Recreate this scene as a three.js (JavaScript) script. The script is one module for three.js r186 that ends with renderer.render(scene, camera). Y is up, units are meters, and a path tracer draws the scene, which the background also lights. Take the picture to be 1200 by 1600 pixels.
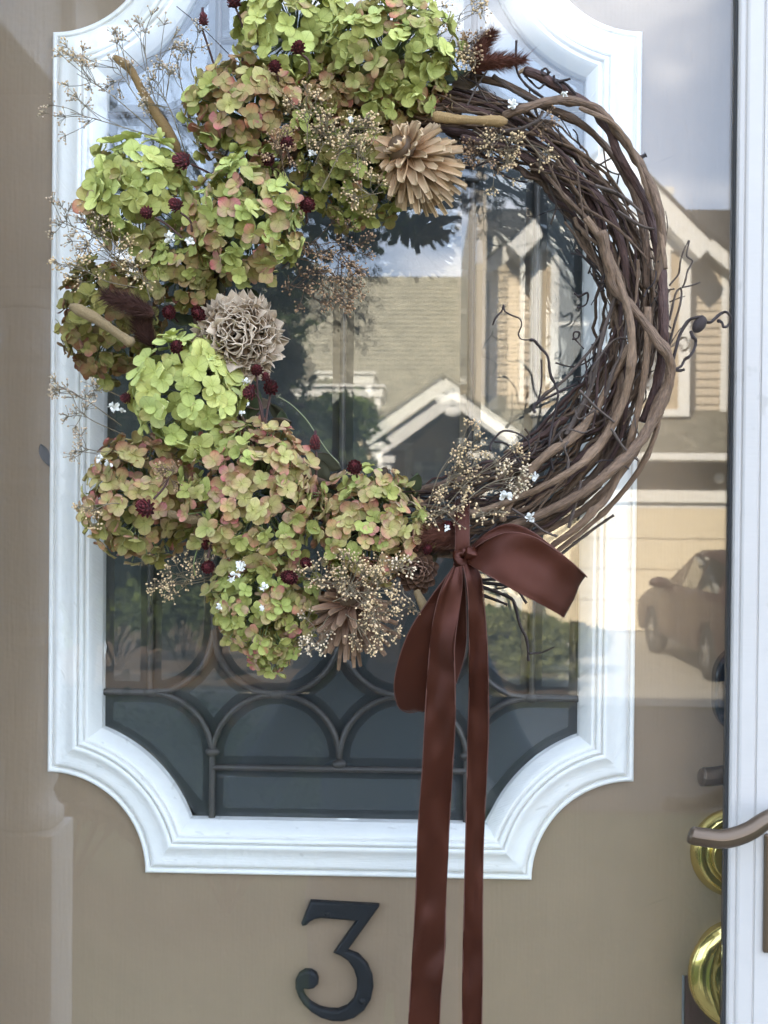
import * as THREE from 'three';
import { mergeGeometries, mergeVertices } from 'three/addons/utils/BufferGeometryUtils.js';
import { RoundedBoxGeometry } from 'three/addons/geometries/RoundedBoxGeometry.js';
import { ImprovedNoise } from 'three/addons/math/ImprovedNoise.js';
import { MarchingCubes } from 'three/addons/objects/MarchingCubes.js';

// ---------------------------------------------------------------- camera, sky, sun, exposure
const scene = new THREE.Scene();
const renderer = new THREE.WebGLRenderer({ antialias: true });
renderer.setSize(768, 1024);
renderer.toneMapping = THREE.LinearToneMapping;
renderer.toneMappingExposure = 8.9;
renderer.shadowMap.enabled = true;

const RAD = Math.PI / 180, F = 1950, CAMZ = 1.21;
const camera = new THREE.PerspectiveCamera(2 * Math.atan(800 / F) / RAD, 0.75, 0.02, 400);
camera.position.set(0, 0, CAMZ);
camera.rotation.set(-0.55 * RAD, 1.7 * RAD, 0.57 * RAD, 'YXZ');
camera.focus = 1.12;
camera.userData.fStop = 15;
scene.add(camera);
camera.updateMatrixWorld(true);
camera.updateProjectionMatrix();

const noise3 = new ImprovedNoise();
const N = (x, y = 0, z = 0) => noise3.noise(x, y, z);
const fbm = (x, y, z = 0, o = 4) => { let s = 0, a = 0.5; for (let i = 0; i < o; i++, a *= 0.5, x *= 2.03, y *= 2.03, z *= 2.03) s += a * N(x, y, z + i * 7.3); return s; };
const clamp = THREE.MathUtils.clamp, lerp = THREE.MathUtils.lerp, smooth = THREE.MathUtils.smoothstep;
function rng(seed) { let a = seed >>> 0; return () => { a = (a + 0x6d2b79f5) | 0; let t = Math.imul(a ^ (a >>> 15), 1 | a); t = (t + Math.imul(t ^ (t >>> 7), 61 | t)) ^ t; return ((t ^ (t >>> 14)) >>> 0) / 4294967296; }; }
const V = (x, y, z) => new THREE.Vector3(x, y, z);
const PORCH = -1.75, ROAD = -2.17;

{ // late afternoon sky: clear blue with a few white clouds
  const w = 1024, h = 512, d = new Float32Array(w * h * 4);
  for (let j = 0; j < h; j++) for (let i = 0; i < w; i++) {
    const up = ((j + 0.5) / h - 0.5) * Math.PI, ro = ((i + 0.5) / w - 0.5) * 2 * Math.PI;
    const y = Math.sin(up), x = Math.cos(ro) * Math.cos(up), z = Math.sin(ro) * Math.cos(up);
    const k = Math.pow(1 - clamp(y, 0, 1), 3.2);
    let c = [lerp(0.295, 0.45, k), lerp(0.365, 0.575, k), lerp(0.505, 0.77, k)];
    if (y > 0.02) {
      const s = 0.9 / (y + 0.25), n = fbm(x * s * 2.2 + 3.1, z * s * 2.2 - 1.7, 0.4, 5) - 0.02;
      const a = smooth(n, 0.06, 0.30) * smooth(y, 0.03, 0.14) * 0.85;
      c = [lerp(c[0], 1.0, a), lerp(c[1], 1.0, a), lerp(c[2], 1.04, a)];
    }
    const o = (j * w + i) * 4; d[o] = c[0]; d[o + 1] = c[1]; d[o + 2] = c[2]; d[o + 3] = 1;
  }
  const t = new THREE.DataTexture(d, w, h, THREE.RGBAFormat, THREE.FloatType);
  t.mapping = THREE.EquirectangularReflectionMapping; t.magFilter = THREE.LinearFilter; t.needsUpdate = true;
  scene.background = t; scene.environment = t;
  scene.backgroundIntensity = 0.98; scene.environmentIntensity = 0.98;
}
const sun = new THREE.DirectionalLight(new THREE.Color().setRGB(1, 0.885, 0.72), 3.8);
sun.position.set(-14, 26, -24); sun.target.position.set(0, 0, 8);
sun.castShadow = true; sun.shadow.mapSize.set(4096, 4096);
Object.assign(sun.shadow.camera, { left: -40, right: 40, top: 40, bottom: -40, near: 1, far: 120 });
scene.add(sun, sun.target);

// pixel (u, v) of the 1200 x 1600 photograph seen on the plane z
function W(u, v, z) {
  const p = V((u - 600) / 600, (800 - v) / 800, 0.5).unproject(camera).sub(camera.position);
  return p.multiplyScalar((z - CAMZ) / p.z).add(camera.position);
}
// the same pixel seen in the storm glass: a point at the distance z in front of the door
const M = (u, v, z) => { const p = W(u, v, -z); p.z = z; return p; };

// ---------------------------------------------------------------- helpers
const counts = {};
const numbered = (n) => { const k = counts[n] = (counts[n] ?? -1) + 1; return k ? n + '_' + String(k).padStart(3, '0') : n; };
function tag(o, label, category, group) { o.userData.label = label; if (category) o.userData.category = category; if (group) o.userData.group = group; return o; }
function thing(name, label, category, pos = V(0, 0, 0), group) { const o = new THREE.Group(); o.name = numbered(name); o.position.copy(pos); tag(o, label, category, group); scene.add(o); return o; }
function part(parent, name, geo, mat, label) {
  const m = new THREE.Mesh(Array.isArray(geo) ? merge(geo) : geo, mat);
  m.name = parent === scene ? numbered(name) : name; m.castShadow = m.receiveShadow = true;
  if (label) m.userData.label = label;
  parent.add(m); return m;
}
function sub(parent, name, label) { const g = new THREE.Group(); g.name = name; if (label) g.userData.label = label; parent.add(g); return g; }
function struct(name, geo, mat) { const m = part(scene, name, geo, mat); m.userData.kind = 'structure'; return m; }
function merge(list) {
  list = list.map((g) => (g.index ? g.toNonIndexed() : g));
  const keys = Object.keys(list[0].attributes).filter((k) => list.every((g) => g.attributes[k]));
  for (const g of list) { for (const k of Object.keys(g.attributes)) if (!keys.includes(k)) g.deleteAttribute(k); g.morphAttributes = {}; }
  return mergeGeometries(list, false);
}
function box(x0, x1, y0, y1, z0, z1) { const g = new THREE.BoxGeometry(x1 - x0, y1 - y0, z1 - z0); g.translate((x0 + x1) / 2, (y0 + y1) / 2, (z0 + z1) / 2); return g; }
function rbox(x0, x1, y0, y1, z0, z1, r = 0.004) { const g = new RoundedBoxGeometry(x1 - x0, y1 - y0, z1 - z0, 2, r); g.translate((x0 + x1) / 2, (y0 + y1) / 2, (z0 + z1) / 2); return g; }
function geom(pos, idx, uv, col) {
  const g = new THREE.BufferGeometry(); g.setAttribute('position', new THREE.Float32BufferAttribute(pos, 3));
  if (uv) g.setAttribute('uv', new THREE.Float32BufferAttribute(uv, 2));
  if (col) g.setAttribute('color', new THREE.Float32BufferAttribute(col, 3));
  g.setIndex(idx); g.computeVertexNormals(); return g;
}
// a tube of varying radius through points; uv in metres (around, along)
function tube(pts, rad, sides = 8, o = {}) {
  const n = pts.length, pos = [], uv = [], idx = [], T = [], col = [];
  for (let i = 0; i < n; i++) T.push(pts[Math.min(i + 1, n - 1)].clone().sub(pts[Math.max(i - 1, 0)]).normalize());
  let nr = V(0, 0, 1); if (Math.abs(T[0].z) > 0.9) nr = V(1, 0, 0);
  let len = 0; const v0 = o.v0 ?? 0;
  for (let i = 0; i < n; i++) {
    nr = nr.clone().addScaledVector(T[i], -nr.dot(T[i])).normalize();
    const b = T[i].clone().cross(nr), r = typeof rad === 'function' ? rad(i / (n - 1)) : rad;
    if (i) len += pts[i].distanceTo(pts[i - 1]);
    for (let k = 0; k <= sides; k++) {
      const a = (k / sides) * Math.PI * 2, q = r * (o.lump ? 1 + o.lump * N(Math.cos(a) * 1.1 + (o.seed ?? 0), Math.sin(a) * 1.1, len * (o.freq ?? 60)) : 1);
      const d = nr.clone().multiplyScalar(Math.cos(a)).addScaledVector(b, Math.sin(a));
      pos.push(pts[i].x + d.x * q, pts[i].y + d.y * q, pts[i].z + d.z * q);
      uv.push(k / sides, v0 + len);
      if (o.color) col.push(...o.color);
    }
  }
  for (let i = 0; i < n - 1; i++) for (let k = 0; k < sides; k++) { const a = i * (sides + 1) + k, b = a + sides + 1; idx.push(a, a + 1, b, b, a + 1, b + 1); }
  if (o.caps !== false) for (const [e, w] of [[0, 1], [n - 1, 0]]) {
    const c = pos.length / 3; pos.push(pts[e].x, pts[e].y, pts[e].z); uv.push(0.5, v0 + (e ? len : 0)); if (o.color) col.push(...o.color);
    for (let k = 0; k < sides; k++) { const a = e * (sides + 1) + k; w ? idx.push(c, a + 1, a) : idx.push(c, a, a + 1); }
  }
  return geom(pos, idx, uv, o.color ? col : null);
}
const curve = (pts, n, t = 0.5) => new THREE.CatmullRomCurve3(pts, false, 'catmullrom', t).getPoints(n);
function tex(w, h, fn, srgb = false) {
  const d = new Uint8Array(w * h * 4);
  for (let j = 0; j < h; j++) for (let i = 0; i < w; i++) { const c = fn(i / w, j / h), o = (j * w + i) * 4; for (let k = 0; k < 3; k++) d[o + k] = clamp(Math.round((Array.isArray(c) ? c[k] : c) * 255), 0, 255); d[o + 3] = 255; }
  const t = new THREE.DataTexture(d, w, h); t.wrapS = t.wrapT = THREE.RepeatWrapping; t.magFilter = THREE.LinearFilter; t.minFilter = THREE.LinearMipmapLinearFilter;
  if (srgb) t.colorSpace = THREE.SRGBColorSpace; t.needsUpdate = true; return t;
}
const rep = (t, x, y) => { const c = t.clone(); c.repeat.set(x, y); c.needsUpdate = true; return c; };
// noise that tiles over the unit square
const tiled = (u, v, s, o = 4) => { const a = u * Math.PI * 2, b = v * Math.PI * 2; return fbm(Math.cos(a) * s + 9, Math.sin(a) * s + Math.cos(b) * s * 1.3, Math.sin(b) * s * 1.3, o); };
const C = (r, g, b) => new THREE.Color().setRGB(r, g, b);
const mat = (o) => new THREE.MeshStandardMaterial({ roughness: 0.6, ...o });
const phys = (o) => new THREE.MeshPhysicalMaterial({ roughness: 0.6, ...o });
const uvMetres = (g, s = 1) => { // box-like planar mapping in metres by the face normal
  g = g.index ? g.toNonIndexed() : g; const p = g.attributes.position, n = g.attributes.normal, uv = [];
  for (let i = 0; i < p.count; i++) { const ax = Math.abs(n.getX(i)), ay = Math.abs(n.getY(i)), az = Math.abs(n.getZ(i)); const x = p.getX(i), y = p.getY(i), z = p.getZ(i); az >= ax && az >= ay ? uv.push(x * s, y * s) : ax >= ay ? uv.push(z * s, y * s) : uv.push(x * s, z * s); }
  g.setAttribute('uv', new THREE.Float32BufferAttribute(uv, 2)); return g;
};
// ---------------------------------------------------------------- materials of the doors
const tDoorBump = tex(512, 512, (u, v) => 0.5 + 0.30 * tiled(u, v * 0.15, 9, 3) + 0.45 * N(u * 160, v * 9, 1) * 0.6 + 0.2 * N(u * 90, v * 90, 4));
const tDoorCol = tex(1024, 1024, (u, v) => { const sc = smooth(fbm(u * 5 + v * 2, v * 60 - u * 26, 3, 3), 0.40, 0.52) * 0.10; const n = -sc +  0.93 + 0.07 * tiled(u, v, 2.2, 5) + 0.012 * N(u * 120, v * 8, 2) + (N(u * 70, v * 70, 8) > 0.72 ? 0.05 : 0); return [n, n, n * 0.995]; });
const mDoor = mat({ color: C(0.268, 0.188, 0.120), map: rep(tDoorCol, 1.3, 1.3), roughness: 0.5, bumpMap: rep(tDoorBump, 2.2, 2.2), bumpScale: 0.00035 });
const tWhite = tex(512, 512, (u, v) => { const n = 0.97 + 0.05 * tiled(u, v, 3, 4), g = fbm(u * 26, v * 26, 5, 3); const d = smooth(g, 0.30, 0.42) * 0.14; return [n - d, n - d * 1.05, n - d * 1.15]; });
const tWhiteBump = tex(512, 512, (u, v) => 0.5 + 0.25 * N(u * 10, v * 130, 3) + 0.3 * fbm(u * 50, v * 50, 2, 3));
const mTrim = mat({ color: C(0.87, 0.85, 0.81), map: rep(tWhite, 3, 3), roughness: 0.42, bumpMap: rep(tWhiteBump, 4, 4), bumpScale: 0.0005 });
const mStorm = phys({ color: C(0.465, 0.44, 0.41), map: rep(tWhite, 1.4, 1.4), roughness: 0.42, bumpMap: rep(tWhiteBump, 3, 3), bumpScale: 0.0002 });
const mGlass = phys({ color: C(0.985, 0.992, 0.988), roughness: 0.0, transmission: 1, ior: 1.54, thickness: 0 });
const tFrost = tex(256, 256, (u, v) => 0.80 + 0.10 * tiled(u, v, 3, 5));
const mPane = phys({ color: C(0.48, 0.53, 0.53), roughness: 0.0, transmission: 0.865, ior: 1.95, thickness: 0, side: THREE.DoubleSide });
const mBevel = phys({ color: C(0.75, 0.8, 0.8), roughness: 0.0, transmission: 0.945, ior: 1.5, thickness: 0, side: THREE.DoubleSide });
const mCame = mat({ color: C(0.075, 0.068, 0.062), metalness: 0.5, roughness: 0.5 });
const mGasket = mat({ color: C(0.03, 0.03, 0.03), roughness: 0.8 });
const tBronze = tex(256, 256, (u, v) => 0.5 + 0.4 * fbm(u * 14, v * 14, 1, 4));
const mBronze = phys({ color: C(0.115, 0.08, 0.052), metalness: 0.75, roughness: 0.42, bumpMap: tBronze, bumpScale: 0.0004, clearcoat: 0.25, clearcoatRoughness: 0.3 });
const mBrass = mat({ color: C(0.66, 0.52, 0.19), metalness: 1, roughness: 0.13 });
const mBlack = phys({ color: C(0.012, 0.0125, 0.0135), roughness: 0.55, specularIntensity: 0.6, bumpMap: tBronze, bumpScale: 0.0003 });
const mKeypad = phys({ color: C(0.012, 0.018, 0.028), roughness: 0.25, clearcoat: 0.6, clearcoatRoughness: 0.1 });
const mCaulk = mat({ color: C(0.72, 0.72, 0.69), roughness: 0.8 });

// ---------------------------------------------------------------- front door: slab, moulding, leaded glass, numeral, locks
const DZ = -0.09, S = (CAMZ - DZ) / F, dc = W(535, 634, DZ);         // S: metres per photo pixel on the door
const dx = (u) => dc.x + (u - 535) * S, dy = (v) => dc.y - (v - 634) * S;
const HW = 458 * S, HH = 579 * S, CR = 156 * S, BH = HH + CR, BW = HW - CR; // half sizes of the notched frame and the notch radius
// outline of the frame at the inset t, anticlockwise from the lower right; equal counts for every t
function outline(t, nArc = 22, nS = 10) {
  const pts = [], r = CR + t, q = Math.sqrt(r * r - t * t);
  const corner = (sx, sy, from) => { // arc about (sx*HW', sy*BH')
    const cx = sx * HW, cy = sy * BH, a0 = Math.asin(t / r), list = [];
    for (let i = 0; i <= nArc; i++) { const a = lerp(a0, Math.PI / 2 - a0, i / nArc); list.push([cx - sx * r * Math.sin(a), cy - sy * r * Math.cos(a)]); }
    return from ? list : list.reverse();
  };
  const seq = [corner(1, -1, false), corner(1, 1, true), corner(-1, 1, false), corner(-1, -1, true)];
  for (let k = 0; k < 4; k++) {
    const a = seq[k], b = seq[(k + 1) % 4], e = a[a.length - 1], f = b[0];
    pts.push(...a);
    for (let i = 1; i < nS; i++) pts.push([lerp(e[0], f[0], i / nS), lerp(e[1], f[1], i / nS)]);
  }
  return pts;
}
const doorBottom = PORCH + 0.06, doorTop = doorBottom + 2.44, DL = dc.x - 0.457, DR = dc.x + 0.457;
const door = thing('front_door', 'tan front door with white notched frame, leaded glass and black numeral, behind the storm glass', 'front door', V(dc.x, doorBottom, DZ));
const toDoor = (g) => { g.translate(-dc.x, -doorBottom, -DZ); return g; };
{
  const sh = new THREE.Shape(); sh.moveTo(DL, doorBottom); sh.lineTo(DR, doorBottom); sh.lineTo(DR, doorTop); sh.lineTo(DL, doorTop); sh.closePath();
  const hole = new THREE.Path(); outline(0.048).forEach(([x, y], i) => (i ? hole.lineTo(x + dc.x, y + dc.y) : hole.moveTo(x + dc.x, y + dc.y))); hole.closePath(); sh.holes.push(hole);
  const g = new THREE.ExtrudeGeometry(sh, { depth: 0.045, bevelEnabled: false }); g.translate(0, 0, DZ - 0.045);
  part(door, 'door_panel', toDoor(uvMetres(g)), mDoor);
  // moulding swept along the notched outline
  const prof = [[0, 0], [0, 6], [1, 7.6], [2.4, 8.4], [4.6, 8.4], [5.4, 7.2], [5.8, 5.2], [6.6, 5.2], [7.2, 8.4], [8.6, 10.6], [11, 12.2], [14, 13.0], [18, 13.8], [22, 15.2], [26, 17.6], [29, 20], [31, 21.2], [33, 21.4], [34.2, 20.4], [34.6, 17.4], [35.7, 17.2], [36.2, 21.2], [37.6, 22.8], [39.4, 23], [40.8, 22.2], [41.4, 20.2], [41.9, 17.8], [43.0, 17.8], [43.8, 20.4], [46, 20.2], [49, 17.4], [53, 11.6], [56.5, 5.4], [56.9, 4], [57, -8]];
  const rows = [], pos = [], idx = [], uv = [];
  for (let j = 0; j < prof.length - 1; j++) { const [t0, h0] = prof[j], [t1, h1] = prof[j + 1]; for (const k of [0, 0.5]) rows.push([lerp(t0, t1, k), lerp(h0, h1, k)]); }
  rows.push(prof[prof.length - 1]);
  let n = 0;
  for (const [t, h] of rows) { const o = outline(t / 1000); n = o.length; o.forEach(([x, y], i) => { pos.push(x + dc.x, y + dc.y, DZ + h / 1000 + 0.0004 * N(x * 18, y * 18, t * 0.1)); uv.push(x + t * 0.0007, y + t * 0.0011); }); }
  for (let j = 0; j < rows.length - 1; j++) for (let i = 0; i < n; i++) { const a = j * n + i, b = j * n + (i + 1) % n; idx.push(a, b, a + n, b, b + n, a + n); }
  let g2 = geom(pos, idx, uv); g2 = creased(g2.toNonIndexed(), 0.5);
  part(door, 'frame_moulding', toDoor(g2), mTrim, 'white moulded frame with scooped corners around the glass');
  // ragged line of old caulk along the glass
  const cp = [], ci = [], o0 = outline(0.0562, 80, 160), oc = o0.length; let cn = 0;
  o0.forEach(([x, y], i) => { const q = outlineNormal(o0, i), w = 0.0006 + 0.0042 * Math.pow(clamp(fbm(x * 34, y * 34, 3, 3) * 1.5 + 0.12, 0, 1), 1.6); const z = DZ - 0.0035; cp.push(x + dc.x, y + dc.y, z + 0.002, x + dc.x + q[0] * w, y + dc.y + q[1] * w, z, x + dc.x + q[0] * w * 0.6, y + dc.y + q[1] * w * 0.6, z + 0.0014); });
  for (let i = 0; i < oc; i++) { const a = i * 3, b = ((i + 1) % oc) * 3; ci.push(a, a + 2, b, b, a + 2, b + 2, a + 2, a + 1, b + 2, b + 2, a + 1, b + 1); }
  part(door, 'caulk_line', toDoor(geom(cp, ci)), mCaulk);
}
function outlineNormal(o, i) { const n = o.length, a = o[(i + n - 1) % n], b = o[(i + 1) % n], x = b[0] - a[0], y = b[1] - a[1], l = Math.hypot(x, y) || 1; return [-y / l, x / l]; }
function creased(g, angle) { // smooth normals except over edges sharper than angle
  const p = g.attributes.position, n = p.count, fn = [], map = new Map(), a = V(), b = V(), c = V();
  const key = (i) => Math.round(p.getX(i) * 2e5) + ',' + Math.round(p.getY(i) * 2e5) + ',' + Math.round(p.getZ(i) * 2e5);
  for (let f = 0; f < n; f += 3) { a.fromBufferAttribute(p, f); b.fromBufferAttribute(p, f + 1); c.fromBufferAttribute(p, f + 2); const w = b.clone().sub(a).cross(c.clone().sub(a)); fn.push(w); for (let k = 0; k < 3; k++) { const s = key(f + k); if (!map.has(s)) map.set(s, []); map.get(s).push(f / 3); } }
  const out = new Float32Array(n * 3), cs = Math.cos(angle);
  for (let i = 0; i < n; i++) { const me = fn[Math.floor(i / 3)], ml = me.length() || 1, s = V(); for (const f of map.get(key(i))) if (fn[f].dot(me) >= cs * ml * (fn[f].length() || 1)) s.add(fn[f]); s.normalize(); out.set([s.x, s.y, s.z], i * 3); }
  g.setAttribute('normal', new THREE.BufferAttribute(out, 3)); return g;
}
{ // leaded glass, laid out in photo pixels on the door plane
  const GZ = DZ - 0.006, lines = [], flip = (y) => 1268 - y;
  const L = (x0, y0, x1, y1) => lines.push({ p: [[x0, y0], [x1, y1]] });
  const A = (cx, cy, r, a0, a1) => { const p = []; for (let i = 0; i <= 26; i++) { const a = lerp(a0, a1, i / 26) * RAD; p.push([cx + r * Math.cos(a), cy + r * Math.sin(a)]); } lines.push({ p }); };
  L(235, 180, 235, 1088); L(835, 180, 835, 1088); for (const x of [335, 535, 735]) L(x, 280, x, 988);
  const half = (f) => {
    const a = (cx, cy, r, a0, a1) => (f ? A(cx, flip(cy), r, -a0, -a1) : A(cx, cy, r, a0, a1)), l = (x0, y0, x1, y1) => (f ? L(x0, flip(y0), x1, flip(y1)) : L(x0, y0, x1, y1));
    a(235, 988, 100, 90, 0); a(435, 988, 100, 180, 0); a(635, 988, 100, 180, 0); a(835, 988, 100, 180, 90);
    a(235, 1188, 100, -90, 0); a(435, 1188, 100, -180, 0); a(635, 1188, 100, -180, 0); a(835, 1188, 100, -180, -90);
    l(140, 1088, 235, 1088); l(835, 1088, 930, 1088); l(335, 1204, 735, 1204); l(335, 1188, 335, 1300); l(735, 1188, 735, 1300);
  };
  half(false); half(true);
  for (const l of lines) part(door, 'lead_came', toDoor(tube(l.p.length > 2 ? l.p.map(([x, y]) => V(dx(x), dy(y), GZ + 0.0035)) : [0, 0.5, 1].map((t) => V(dx(lerp(l.p[0][0], l.p[1][0], t)), dy(lerp(l.p[0][1], l.p[1][1], t)), GZ + 0.0035)), 0.0036, 10)), mCame);
  for (const [x, y] of [[235, 1088], [435, 1088], [635, 1088], [835, 1088], [335, 1180], [535, 1196], [735, 1180], [735, 280], [335, 280], [535, 280]]) {
    const g = new THREE.SphereGeometry(0.0062, 12, 8); g.scale(1.25, 0.8, 0.75); g.translate(dx(x), dy(y), GZ + 0.0042); part(door, 'solder_joint', toDoor(g), mCame);
  }
  const inside = outline(0.055).map(([x, y]) => [535 + x / S, 634 - y / S]);
  const segs = lines.map((l) => l.p).concat([inside.concat([inside[0]])]);
  const dist = (x, y) => { let m = 1e9; for (const p of segs) for (let i = 0; i < p.length - 1; i++) { const [ax, ay] = p[i], [bx, by] = p[i + 1], ux = bx - ax, uy = by - ay, t = clamp(((x - ax) * ux + (y - ay) * uy) / (ux * ux + uy * uy || 1), 0, 1), d = Math.hypot(x - ax - ux * t, y - ay - uy * t); if (d < m) m = d; } return m; };
  const tiltX = 0.0041, tiltY = 0.0059; // the insulated glass does not sit quite parallel to the storm glass
  const P = (x, y, back) => [dx(x), dy(y), GZ - back - (x - 535) * S * tiltX - (634 - y) * S * -tiltY];
  const pane = (cx, cy, ax, ay, n = 120) => {
    const ri = [], ro = [];
    for (let i = 0; i < n; i++) {
      const a = (i / n) * Math.PI * 2, ux = Math.cos(a) * ax, uy = Math.sin(a) * ay, ul = Math.hypot(ux, uy);
      const reach = (lim) => { let t = 0; for (let k = 0; k < 90; k++) { const d = dist(cx + ux * t, cy + uy * t) - lim; if (d < 0.12) break; t += d * 0.98 / ul; if (t > 20) break; } return t; };
      const t0 = reach(1.5), t1 = Math.min(reach(16.5), t0);
      ro.push([cx + ux * t0, cy + uy * t0]); ri.push([cx + ux * t1, cy + uy * t1]);
    }
    const pos = [...P(cx, cy, 0)], idx = [], bp = [], bi = [];
    ri.forEach(([x, y]) => pos.push(...P(x, y, 0)));
    for (let i = 0; i < n; i++) idx.push(0, 1 + (i + 1) % n, 1 + i);
    const m = part(door, 'glass_pane', toDoor(geom(pos, idx).toNonIndexed()), mPane); m.geometry.computeVertexNormals();
    ri.forEach(([x, y], i) => bp.push(...P(x, y, 0), ...P(ro[i][0], ro[i][1], 0.0004)));
    for (let i = 0; i < n; i++) { const a = i * 2, b = ((i + 1) % n) * 2; bi.push(a, b, a + 1, b, b + 1, a + 1); }
    const g = toDoor(geom(bp, bi).toNonIndexed()); g.computeVertexNormals(); part(m, 'bevel_edge', g, mBevel);
  };
  pane(197, 634, 38, 454); pane(873, 634, 38, 454); pane(285, 634, 50, 454, 180); pane(785, 634, 50, 454, 180); pane(435, 634, 100, 454, 180); pane(635, 634, 100, 454, 180);
  for (const f of [0, 1]) {
    const y = (v) => (f ? flip(v) : v);
    for (const x of [335, 535, 735]) pane(x, y(1088), 50, 50, 120);
    pane(238, y(1160), 60, 70, 160); pane(832, y(1160), 60, 70, 160); pane(435, y(1150), 80, 50); pane(635, y(1150), 80, 50); pane(535, y(1244), 200, 40);
  }
}
{ // the numeral: flat top, diagonal, bowl with a ball end
  const q = (x, y) => new THREE.Vector2(dx(x + 9), dy(y));
  const out = [[484, 1407], [592, 1411], [592, 1414], [543, 1484], [560, 1490], [574, 1504], [582, 1522], [584, 1540], [580, 1560], [570, 1577], [555, 1589], [537, 1595], [520, 1595], [502, 1590], [487, 1581], [475, 1570], [467, 1558], [462, 1545], [462, 1532], [467, 1522], [476, 1516], [487, 1516], [495, 1521], [498, 1529], [497, 1538], [491, 1544], [483, 1546], [476, 1545], [474, 1549], [478, 1558], [487, 1567], [500, 1574], [514, 1577], [529, 1577], [543, 1571], [553, 1560], [558, 1545], [558, 1528], [553, 1513], [544, 1500], [532, 1492], [521, 1488], [556, 1437], [502, 1434], [491, 1436], [484, 1440], [478, 1446], [472, 1447], [470, 1443]];
  const sh = new THREE.Shape(out.map(([x, y]) => q(x, y)));
  const g = new THREE.ExtrudeGeometry(sh, { depth: 0.004, bevelEnabled: true, bevelThickness: 0.0035, bevelSize: 0.003, bevelOffset: -0.003, bevelSegments: 3, curveSegments: 4 }); g.translate(0, 0, DZ + 0.0035);
  const num = sub(door, 'house_number', 'black metal numeral 3 screwed to the door below the glass');
  part(num, 'numeral', toDoor(uvMetres(g, 9)), mBlack);
  for (const [x, y] of [[511, 1426], [567, 1561]]) { const s = new THREE.SphereGeometry(0.0034, 12, 8); s.scale(1, 1, 0.5); s.translate(dx(x + 9), dy(y), DZ + 0.0115); part(num, 'screw_head', toDoor(s), mBlack); }
}
function turned(profile, cx, cy, z, seg = 48) { const g = new THREE.LatheGeometry(profile.map(([r, h]) => new THREE.Vector2(r, h)), seg); g.rotateX(Math.PI / 2); g.translate(cx, cy, z); return g; }
{
  const kx = dx(1152);
  const bolt = sub(door, 'deadbolt', 'polished brass deadbolt on the tan door');
  part(bolt, 'rosette', toDoor(turned([[0.046, 0], [0.0465, 0.003], [0.0455, 0.006], [0.041, 0.011], [0.039, 0.014], [0.036, 0.0145], [0.033, 0.013], [0.031, 0.0128], [0.029, 0.016], [0.027, 0.022], [0.0255, 0.0235], [0.012, 0.0235], [0, 0.0232]], kx, dy(1322), DZ)), mBrass);
  part(bolt, 'key_cylinder', toDoor(turned([[0.013, 0], [0.013, 0.002], [0.0118, 0.003], [0, 0.0028]], kx, dy(1322), DZ + 0.0235, 24)), mBrass);
  const knob = sub(door, 'door_knob', 'round polished brass door knob below the deadbolt');
  part(knob, 'rosette', toDoor(turned([[0.040, 0], [0.0405, 0.003], [0.039, 0.006], [0.030, 0.011], [0.020, 0.013], [0.016, 0.014]], kx, dy(1488), DZ)), mBrass);
  part(knob, 'knob', toDoor(turned([[0.014, 0.01], [0.014, 0.022], [0.021, 0.026], [0.040, 0.031], [0.0535, 0.038], [0.0565, 0.045], [0.0545, 0.052], [0.045, 0.0565], [0.036, 0.0575], [0.033, 0.0565], [0.030, 0.0568], [0.018, 0.0605], [0, 0.062]], kx, dy(1488), DZ)), mBrass);
  const kp = new THREE.Shape(), w = 0.034, h = 0.047; // stadium outline of the keypad
  kp.absarc(kx + 0.008, dy(1068) + h - w, w, 0, Math.PI); kp.absarc(kx + 0.008, dy(1068) - h + w, w, Math.PI, Math.PI * 2); kp.closePath();
  const kg = new THREE.ExtrudeGeometry(kp, { depth: 0.014, bevelEnabled: true, bevelThickness: 0.004, bevelSize: 0.004, bevelOffset: -0.004, bevelSegments: 3, curveSegments: 24 }); kg.translate(0, 0, DZ + 0.001);
  const pad = sub(door, 'keypad_lock', 'black rounded keypad lock above the brass deadbolt');
  part(pad, 'housing', toDoor(kg), mKeypad);
  for (let r = 0; r < 4; r++) for (let c = 0; c < 2; c++) { const b = new THREE.SphereGeometry(0.003, 10, 6); b.scale(1, 1, 0.4); b.translate(kx - 0.008 + c * 0.016, dy(1036 + r * 21), DZ + 0.0195); part(pad, 'button', toDoor(b), mBlack); }
  const mMaroon = mat({ color: C(0.055, 0.012, 0.018), roughness: 0.6, bumpMap: tBronze, bumpScale: 0.001 });
  part(door, 'door_hanger', toDoor(rbox(dx(1076), dx(1150), dy(1680), dy(1515), DZ + 0.001, DZ + 0.005, 0.0018)), mMaroon, 'dark maroon card hung on the door knob');
  part(door, 'hanger_edge', toDoor(rbox(dx(1073), dx(1075.7), dy(1680), dy(1515), DZ + 0.001, DZ + 0.0052, 0.0005)), mat({ color: C(0.25, 0.25, 0.27), roughness: 0.9, bumpMap: tBronze, bumpScale: 0.002 }));
}

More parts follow.
